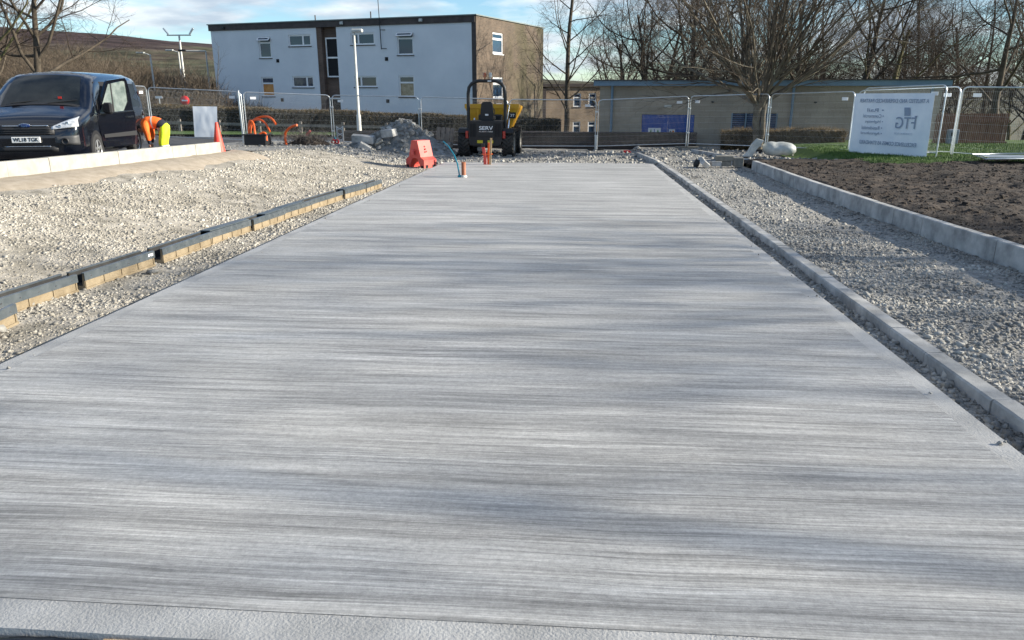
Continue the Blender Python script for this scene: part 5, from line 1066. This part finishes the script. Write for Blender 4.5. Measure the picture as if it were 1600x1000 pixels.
def dtext(t, w_, h_, z, m):
    me = text_mesh(t, .2, 'lettering', .004); xx = [v.co.x for v in me.vertices]; yy = [v.co.y for v in me.vertices]; o = link('lettering', me, m, bd); o.rotation_euler = (R(90), 0, 0); o.location = (.03, -.0245, z)
    o.scale = (w_/(max(xx)-min(xx)), h_/(max(yy)-min(yy)), 1)
dtext('SERV', .50, .135, 1.02, M['white']); dtext('PLANT HIRE', .50, .035, .90, M['galv'])
q = MB(); q.box(-.5, .5, .1, 3.0, .36, .62, bev=.03); q.build('chassis', M['black'], dm); q = MB(); q.tube([(-.85, .48, .46), (.85, .48, .46)], .09, 8); q.tube([(-.85, 2.25, .46), (.85, 2.25, .46)], .09, 8); q.build('axle', M['rim'], dm)
q = MB(); q.lathe([(.0, -.02), (.10, -.015), (.12, .1)], 14, Matrix.Translation((-.22, .15, .28)) @ Matrix.Rotation(R(-90), 4, 'X')); q.build('tow_hitch', M['rim'], dm)
# roll bar
rp = [(-.67, .42, .55), (-.67, .42, 2.2)]+[(-.67+.36*(1-math.cos(t)), .42, 2.26+.36*math.sin(t)) for t in (R(25), R(50), R(75))]+[(-.28, .42, 2.635), (.28, .42, 2.635)]+[(.67-.36*(1-math.cos(t)), .42, 2.26+.36*math.sin(t)) for t in (R(75), R(50), R(25))]+[(.67, .42, 2.2), (.67, .42, .55)]
q = MB(); q.tube(rp, .06, 10); q.build('roll_bar', M['black'], dm); q = MB(); q.box(.05, .18, .352, .36, 2.61, 2.65); q.build('roll_bar_label', M['white'], dm)
for x, m_ in ((-.06, 'amber'), (.14, 'whiteplastic')): q = MB(); q.tube([(x, .42, 2.69), (x, .42, 2.76)], .025, 8); q.lathe([(.06, 2.76), (.062, 2.86), (.05, 2.91), (0, 2.92)], 12, Matrix.Translation((x, .42, 0))); q.build('beacon', M[m_], dm)
# seat, console, steering wheel
q = MB(); q.prism([(-.20, 1.27), (.20, 1.27), (.24, 1.45), (.20, 1.85), (.14, 1.92), (-.14, 1.92), (-.20, 1.85), (-.24, 1.45)], .42, .56); q.build('seat_back', M['plastic'], dm); q = MB(); q.box(-.25, .25, .5, 1.0, 1.27, 1.42, bev=.04); q.build('seat', M['plastic'], dm)
q = MB(); q.box(-.06, .06, .405, .418, 1.44, 1.50); q.build('seat_label', M['white'], dm)
q = MB(); q.box(-.45, .45, 1.25, 1.5, .62, 1.45, bev=.04); q.build('console', M['plastic'], dm); q = MB(); q.tube([(.18*math.cos(a), 1.2+.06*math.sin(a), 1.55+.16*math.sin(a)) for a in np.linspace(0, 6.283, 17)], .015, 6); q.build('steering_wheel', M['plastic'], dm)
q = MB(); q.tube([(.72, .6, 1.3), (.80, .6, 1.8), (.62, .8, 1.92), (.55, 1.0, 1.8)], .018, 6); q.build('grab_rail', M['galv'], dm)
# skip: open tray, wider at the rim
def skip():
    rim = [(-1.0, 1.62, 1.66), (1.0, 1.62, 1.66), (.98, 3.3, 1.62), (-.98, 3.3, 1.62)]; rim2 = [(-1.01, 1.61, 1.82), (1.01, 1.61, 1.82), (.99, 3.32, 1.70), (-.99, 3.32, 1.70)]; bot = [(-.62, 1.75, .80), (.62, 1.75, .80), (.62, 2.9, .82), (-.62, 2.9, .82)]
    q = MB(); q.add(bot+rim+rim2, [(3, 2, 1, 0)]+[(i, (i+1) % 4, 4+(i+1) % 4, 4+i) for i in range(4)]+[(4+i, 4+(i+1) % 4, 8+(i+1) % 4, 8+i) for i in range(4)])
    ins = lambda ps, k, dz: [(x*k, 2.4+(y-2.4)*k, z+dz) for x, y, z in ps]
    q.add(rim2+ins(rim2, .95, 0)+ins(rim, .94, 0)+ins(bot, .95, .03), [(i, (i+1) % 4, 4+(i+1) % 4, 4+i) for i in range(4)]+[(4+i, 4+(i+1) % 4, 8+(i+1) % 4, 8+i) for i in range(4)]+[(8+i, 8+(i+1) % 4, 12+(i+1) % 4, 12+i) for i in range(4)]+[(12, 13, 14, 15)]); return q
sk = skip().build('skip', M['yellow'], dm)
q = MB(); q.box(-1.02, 1.02, 1.585, 1.608, 1.66, 1.82); q.build('rim_band', M['yellow'], sk)
for s in (-1, 1): q = MB(); q.box(s*.52-.04, s*.52+.04, 1.60, 1.70, .85, 1.64, Matrix.Rotation(0, 4, 'X')); q.build('rib', M['yellow'], sk)
q = MB(); q.box(.66, .92, 1.56, 1.583, 1.30, 1.52); dcl = q.build('model_plate', M['black'], sk); me = text_mesh('3T', .1, 'lettering', .002); o = link('lettering', me, M['white'], dcl); o.location = (.79, 1.557, 1.41); o.rotation_euler = (R(90), 0, 0); o.scale = (1.5, 1.3, 1)
q = MB(); q.tube([(.60, 1.5, .7), (.66, 1.7, 1.3)], .04, 8); q.tube([(-.60, 1.5, .7), (-.66, 1.7, 1.3)], .04, 8); q.build('ram', M['chrome'], dm)
# ------------------------------------------------------------------ things on and around the slab
pb = Vector((-2.60, 18.5, zs(18.5)))
q = MB(); q.lathe([(.055, 0), (.055, .36), (.048, .36), (.048, .0)], 20); o = q.build('drain_pipe', M['clay']); o.location = pb; tag(o, 'stub of brown drain pipe standing up out of the slab', 'pipe')
q = MB(); q.lathe([(.085, .0), (.08, .035), (.06, .05), (.056, .05)], 18); q.build('collar', M['whiteplastic'], o)
q = MB(); q.tube([(-.10, -.02, 0), (-.12, .02, .12), (-.18, .2, .30), (-.30, .5, .48), (-.50, .9, .66), (-.68, 1.2, .76)], .017, 8); q.lathe([(.05, 0), (.045, .04), (.02, .06)], 12, Matrix.Translation((-.10, -.02, 0))); o = q.build('water_pipe', M['teal']); o.location = pb; tag(o, 'thin teal water pipe curving up out of the slab', 'pipe')
db = Vector((-2.44, 22.5, zs(22.5)))
for dx, dy, t, h, lb in ((-.085, 0, -.05, .50, 'shorter left-hand red duct of the pair standing in the slab'), (.02, .05, .02, .62, 'taller right-hand red duct behind the timber peg in the slab')):
    q = MB(); q.tube([(0, 0, 0), (t*.2, 0, h*.5), (t, 0, h)], .045, 10); o = q.build('cable_duct', M['redplastic'] if dx < 0 else M['orange']); o.location = db+Vector((dx, dy, 0)); tag(o, lb, 'duct', 'red cable ducts')
    if dx < 0: q = MB(); q.tube([(t, 0, h), (t*1.1, 0, h+.1)], .05, 10); q.build('tape_end', M['plastic'], o)
q = MB(); q.box(-.03, .03, -.02, .02, 0, .76, Matrix.Rotation(R(2.5), 4, 'Y')); o = q.build('timber_peg', M['timber']); o.location = db+Vector((.065, -.03, 0)); tag(o, 'pale timber peg tied to the red ducts', 'peg')
q = MB(); q.tube([(-.17, -.06, 0), (.13, -.07, .0), (.13, .1, .0), (-.17, .05, .0), (-.17, -.06, 0)], .008, 5); o = q.build('cable_tie', M['orange']); o.location = db+Vector((.0, 0, .30)); tag(o, 'orange tie round the red ducts and timber peg', 'tie')
# red plastic barrier
br = empty('plastic_barrier', (-4.42, 22.5, g1(-4.5, 22.5)-.03), R(-38), 'faded red plastic barrier foot standing beside the far left corner of the slab', 'barrier')
q = MB(); prof = [(-.40, 0), (-.40, .26), (-.26, .34), (-.13, .80), (.13, .80), (.26, .34), (.40, .26), (.40, 0), (.24, 0), (.22, .10), (.10, .30), (-.10, .30), (-.22, .10), (-.24, 0)]
q.prism(prof, -.24, .24); b_ = q.build('shell', M['redplastic'], br)
for x in (-.32, .32): q = MB(); q.box(x-.05, x+.05, -.245, -.241, .0, .10); q.build('slot', M['dark'], br)
for y in (-.13, .13): q = MB(); q.box(.401, .405, y-.05, y+.05, .02, .12); q.build('slot', M['dark'], br)
q = MB(); q.tube([(.0, -.24, .52), (.0, -.31, .52), (.0, -.31, .40)], .05, 8); q.build('lug', M['redplastic'], br)
for k in range(3): q = MB(); q.box(.19-.05*k*0+.004+.02, .235, -.03, .0, .47+.07*k, .51+.07*k, Matrix.Translation((.03-.035*k, 0, 0))); q.build('moulded_mark', M['signred'], br)
# traffic cone
cn = empty('traffic_cone', (*P(343, 238, 18.6).to_2d(), g1(-8.3, 18.4)+.02), 0, 'red traffic cone at the far end of the pale kerb', 'cone')
q = MB(); q.box(-.19, .19, -.19, .19, 0, .035, bev=.012); q.build('base', M['plastic'], cn); q = MB(); q.lathe([(.16, .035), (.14, .07), (.035, .74), (.03, .75), (.0, .75)], 18); q.build('cone', mat('red_cone', (.72, .06, .04), (.78, .12, .08), 4, .5), cn)
# rubble heap
hx_, hy_ = -6.4, 28.4; hp = empty('rubble_heap', (hx_, hy_, g1(hx_, hy_)), 0, 'heap of grey broken concrete and stone left of the dumper', 'rubble heap'); hp.scale = (.92, .92, .86)
n_ = 70; XX, YY = np.meshgrid(np.linspace(-3.0, 2.4, n_), np.linspace(-1.3, 1.5, 40))
def heap_h(x, y):
    a = 1.22*np.exp(-((x-.35)/.95)**2-(y/.75)**2)+.55*np.exp(-((x+1.1)/.9)**2-((y+.1)/.6)**2)+.28*np.exp(-((x-1.5)/.7)**2-(y/.6)**2); return np.maximum(a, 0)+fbm(x*2.2+3, y*2.2, 4)*.28*np.clip(a*2, 0, 1)-.16+.11*np.clip(a*6, 0, 1)
ii = np.arange(XX.size).reshape(XX.shape); link('mound', np_mesh('mound', np.stack([XX, YY, heap_h(XX, YY)], -1).reshape(-1, 3), np.stack([ii[:-1, :-1], ii[:-1, 1:], ii[1:, 1:], ii[1:, :-1]], -1).reshape(-1, 4)), M['rubble'], hp)
import bmesh
rm = []
for k in range(10):
    bm = bmesh.new(); n_ = 13+k % 5
    for _ in range(n_): p_ = Vector((_r.gauss(0, 1), _r.gauss(0, 1), _r.gauss(0, 1))).normalized()*_r.uniform(.9, 1.1); bm.verts.new(p_)
    bmesh.ops.convex_hull(bm, input=bm.verts); me = bpy.data.meshes.new('broken_stone'); bm.to_mesh(me); bm.free(); me.materials.append(M['rubble'] if k % 4 else M['stone_grey']); rm.append(me)
for k in range(290):
    x = _r.gauss(-.1, 1.0); y = -abs(_r.gauss(0, .55))+.15; h_ = float(heap_h(np.array(x), np.array(y)))
    if x < -2.6 or x > 2.2 or h_ < -.02: continue
    s = min(.24, .055+abs(_r.gauss(0, .06))); o = bpy.data.objects.new('broken_stone', rm[k % 10]); COL.objects.link(o); o.parent = hp; o.location = (x, y, h_+s*.2); o.scale = (s, s*_r.uniform(.7, 1.1), s*_r.uniform(.6, 1)); o.rotation_euler = (_r.random()*3, _r.random()*3, _r.random()*6)
for x, y, z, rz, ry, sx, lb in ((-7.5, 27.55, .30, .05, .08, .78, 'long broken kerb slab lying on the left flank of the rubble heap'), (-6.55, 27.6, .62, -.35, -.12, .5, 'pale square-cut block near the top of the rubble heap'), (-7.4, 27.25, .02, .2, .5, .42, 'dark tilted block at the foot of the rubble heap')):
    q = MB(); q.box(-sx/2, sx/2, -.16, .16, -.10, .16, bev=.012); o = q.build('concrete_block', M['kerb']); o.location = (x, y, g1(x, y)+z); o.rotation_euler = (.12, ry, rz); tag(o, lb, 'concrete block', 'blocks on the rubble heap')
# leaning boards behind the dumper
pal = empty('pallet', (-4.75, 28.55, g1(-4.7, 28.5)), R(6), 'grey slatted timber pallet leaning upright at the left of the dumper', 'pallet')
for k in range(4): q = MB(); q.box(-.33+k*.17, -.19+k*.17, 0, .025, 0, 1.02, Matrix.Rotation(R(-14), 4, 'X') @ Matrix.Rotation(R(5), 4, 'Y')); q.build('slat', M['oldtimber'], pal)
for z in (.1, .5, .9): q = MB(); q.box(-.33, .33, .028, .11, z-.05, z+.05, Matrix.Rotation(R(-14), 4, 'X') @ Matrix.Rotation(R(5), 4, 'Y')); q.build('bearer', M['oldtimber'], pal)
# orange ducts and chamber on the left
cb = P(404, 231, 28.6); gz = g1(cb.x, cb.y)
q = MB(); q.box(-.42, .42, -.28, .28, 0, .36, bev=.02); q.box(-.46, .46, -.32, .32, .36, .41); o = q.build('chamber_box', M['plastic']); o.location = (cb.x, cb.y, gz); tag(o, 'black plastic chamber box at the foot of the orange pipes', 'box')
def hose(pts, r, label, m='orange'):
    vs_ = [P(px, py, d) for px, py, d in pts]; out = []
    for i in range(len(vs_)-1):     # Catmull-Rom through the given points
        p0, p1, p2, p3 = vs_[max(i-1, 0)], vs_[i], vs_[i+1], vs_[min(i+2, len(vs_)-1)]
        for t in (0, .2, .4, .6, .8): out.append(.5*((2*p1)+(p2-p0)*t+(2*p0-5*p1+4*p2-p3)*t*t+(3*p1-p0-3*p2+p3)*t**3))
    out.append(vs_[-1]); q = MB(); q.tube(out, r, 9); tag(q.build('cable_duct', M[m]), label, 'duct', 'orange cable ducts')
hose([(390, 228, 28.9), (389, 205, 28.9), (393, 191, 28.9), (403, 184, 28.8), (416, 182, 28.7), (425, 186, 28.5), (431, 194, 28.4)], .042, 'orange duct arching highest over the black chamber box')
hose([(391, 228, 28.8), (392, 203, 28.8), (396, 189, 28.8), (406, 187, 28.6), (415, 193, 28.5), (422, 206, 28.4)], .036, 'thin orange duct arching under the highest one')
hose([(390, 220, 28.6), (389, 200, 28.6), (391, 189, 28.6), (396, 194, 28.5), (398, 206, 28.4), (400, 217, 28.4)], .045, 'orange duct bent in a tight hoop beside the steel post')
hose([(401, 218, 28.3), (406, 210, 28.3), (412, 207.5, 28.3), (416, 211, 28.3), (416.5, 220, 28.3)], .042, 'orange duct in a low hoop above the black chamber box')
hose([(449, 231, 28.6), (446, 219, 28.6), (446, 208, 28.5), (451, 201, 28.4), (458, 197, 28.3), (464, 195.5, 28.2)], .045, 'single orange duct curving up left of the dark brushwood')
hose([(474, 224, 29), (480, 211, 28.9), (485, 204.5, 28.8)], .05, 'short red duct end poking out of the dark brushwood', 'redplastic')
# dark brushwood and cable pile
bx0 = P(482, 231, 29.0); bp = empty('brushwood_pile', (bx0.x, bx0.y, g1(bx0.x, bx0.y)), 0, 'low pile of dark brushwood and cable between the orange ducts and the lamp column', 'brushwood')
XX, YY = np.meshgrid(np.linspace(-1.0, 1.1, 40), np.linspace(-.5, .6, 24)); ZZ = .40*np.exp(-(XX/.7)**2-(YY/.4)**2)+fbm(XX*3, YY*3, 4)*.16-.06; ii = np.arange(XX.size).reshape(XX.shape)
link('mound', np_mesh('mound', np.stack([XX, YY, ZZ], -1).reshape(-1, 3), np.stack([ii[:-1, :-1], ii[:-1, 1:], ii[1:, 1:], ii[1:, :-1]], -1).reshape(-1, 4)), M['soil'], bp)
v, f = twig_cloud(420, lambda n: np.stack([RNG.normal(0, .5, n), RNG.normal(-.1, .2, n), RNG.uniform(.0, .35, n)], -1), .38, .008, .1); link('twigs', np_mesh('twigs', v, f), M['oldtimber'], bp)['kind'] = 'stuff'
# red clips and little steel wheel stand by the fence
for k, (px, py) in enumerate(((521.5, 229), (527, 229.5))):
    q = MB(); q.tube([(.07*math.cos(a), 0, .08+.07*math.sin(a)) for a in np.linspace(0, 6.283, 13)], .03, 7); o = q.build('hose_reel', M['signred']); o.location = P(px, py, 29.6); o.location.z = g1(o.location.x, o.location.y)+.02; tag(o, ('left' if k == 0 else 'right')+' one of two small red coils at the foot of the fence post', 'coil', 'red coils')
q = MB(); q.lathe([(.05, 0), (.055, .09), (.03, .12), (0, .12)], 10); o = q.build('blue_bottle', M['teal']); o.location = P(524, 224, 29.7); o.location.z = g1(o.location.x, o.location.y)+.16; tag(o, 'small blue container resting on the red coils', 'container')
q = MB(); q.box(-.14, -.10, -.03, .03, 0, .68); q.box(.10, .14, -.03, .03, 0, .68)
for z in (.08, .3, .52): q.tube([(-.12, 0, z), (.12, 0, z+.12)], .018, 6); q.tube([(.12, 0, z), (-.12, 0, z+.12)], .018, 6)
o = q.build('steel_stand', M['galv']); o.location = P(532.5, 228, 30.2); o.location.z = g1(o.location.x, o.location.y); tag(o, 'short pale lattice stand between the fence post and the rubble heap', 'stand')
# stack of concrete blocks on the path
sx_, sy_ = 4.35, 22.2; gz = -S*sy_+.03
for k, (x, y, z, rz, lb) in enumerate(((-.28, 0, 0, .05, 'lower left block of the small stack on the gravel path'), (.0, .05, 0, 0, 'lower middle block of the small stack on the gravel path'), (.33, -.02, 0, -.06, 'separate block at the right end of the small stack on the gravel path'), (-.05, .03, .145, .04, 'upper block lying across the small stack on the gravel path'))):
    w_ = .44 if k != 3 else .48; q = MB(); q.box(-w_*.31 if k < 3 else -w_/2, w_*.31 if k < 3 else w_/2, -.11, .11, 0, .14 if k != 2 else .24, bev=.008); o = q.build('concrete_block', M['conc_foot'] if k != 0 else M['kerb']); o.location = (sx_+x, sy_+y, gz+z); o.rotation_euler = (0, 0, rz); tag(o, lb, 'concrete block', 'blocks stacked on the path')
q = MB(); q.box(-.11, .11, -.2, .2, -.07, .07, bev=.01); o = q.build('concrete_block', M['kerb']); o.location = (sx_-.62, sy_-.06, gz+.10); o.rotation_euler = (R(20), R(35), .4); tag(o, 'tilted pale block leaning on the left of the small stack', 'concrete block', 'blocks stacked on the path')
v, f = rocks(np.zeros((1, 3)), np.array([.11]), .8, .3); o = link('loose_stone', np_mesh('loose_stone', v, f), M['rubber']); o.location = (sx_-.82, sy_, gz+.06); tag(o, 'dark lump beside the tilted pale block', 'stone')
# upturned white plastic barrier
wb_ = empty('plastic_bundle', (6.62, 26.6, g1(6.62, 26.6)+.03), R(-6), 'dirty white plastic bundle with a raised flap on the soil before the low building', 'bundle'); wb_.scale = (1.1, 1, .85)
def lumpy(pts, rs, nm, m, n=16, am=.035):
    q = MB(); q.tube(pts, rs, n); q.v = [tuple(Vector(v)+Vector((0, float(fbm(np.array([v[0]*5+9]), np.array([v[2]*6+v[1]*4]), 3)[0])*am*2, float(fbm(np.array([v[0]*5]), np.array([v[1]*6+3]), 3)[0])*am*2))) for v in q.v]; return q.build(nm, m, wb_)
lumpy([(-.20+.095*k, 0, .29+.012*math.sin(k*1.3)) for k in range(11)], [.16, .24, .27, .275, .26, .265, .25, .26, .25, .22, .12], 'shell', M['whiteplastic'])
for pts in ([(-.22, .62), (-.40, .68), (-.55, .46), (-.66, .14), (-.78, .0), (-.52, .0), (-.42, .26), (-.30, .46)],):
    q = MB(); q.prism(pts, -.26, .10); q.build('flap', M['whiteplastic'], wb_)
# spare fence panel lying on the grass at the right edge
sp_ = P(1575, 272, 19.4); o = empty('site_fence', (sp_.x-.6, sp_.y, float(lawn_z(np.array(sp_.x), np.array(sp_.y)))+.06), R(-6), 'spare mesh panel lying flat on the grass at the right edge', 'fence panel')
f_ = MB(); f_.tube([(0, 0, 0), (2.2, 0, .05), (2.2, 1.2, .08), (0, 1.0, .04), (0, 0, 0)], .022, 6); f_.build('frame', M['galv'], o); q = MB(); q.box(.1, 2.1, .1, .9, .03, .045); q.build('sheet', M['galv'], o)
# red scrap at the fence foot
q = MB(); q.box(-.18, .18, -.1, .1, 0, .06, bev=.02); q.box(-.10, .16, -.05, .08, .06, .09, bev=.012); o = q.build('plastic_block', M['signred']); pz = P(978, 237, 29.8); o.location = (pz.x, pz.y, g1(pz.x, pz.y)); tag(o, 'flat red plastic block lying at the far end of the long kerb', 'block')
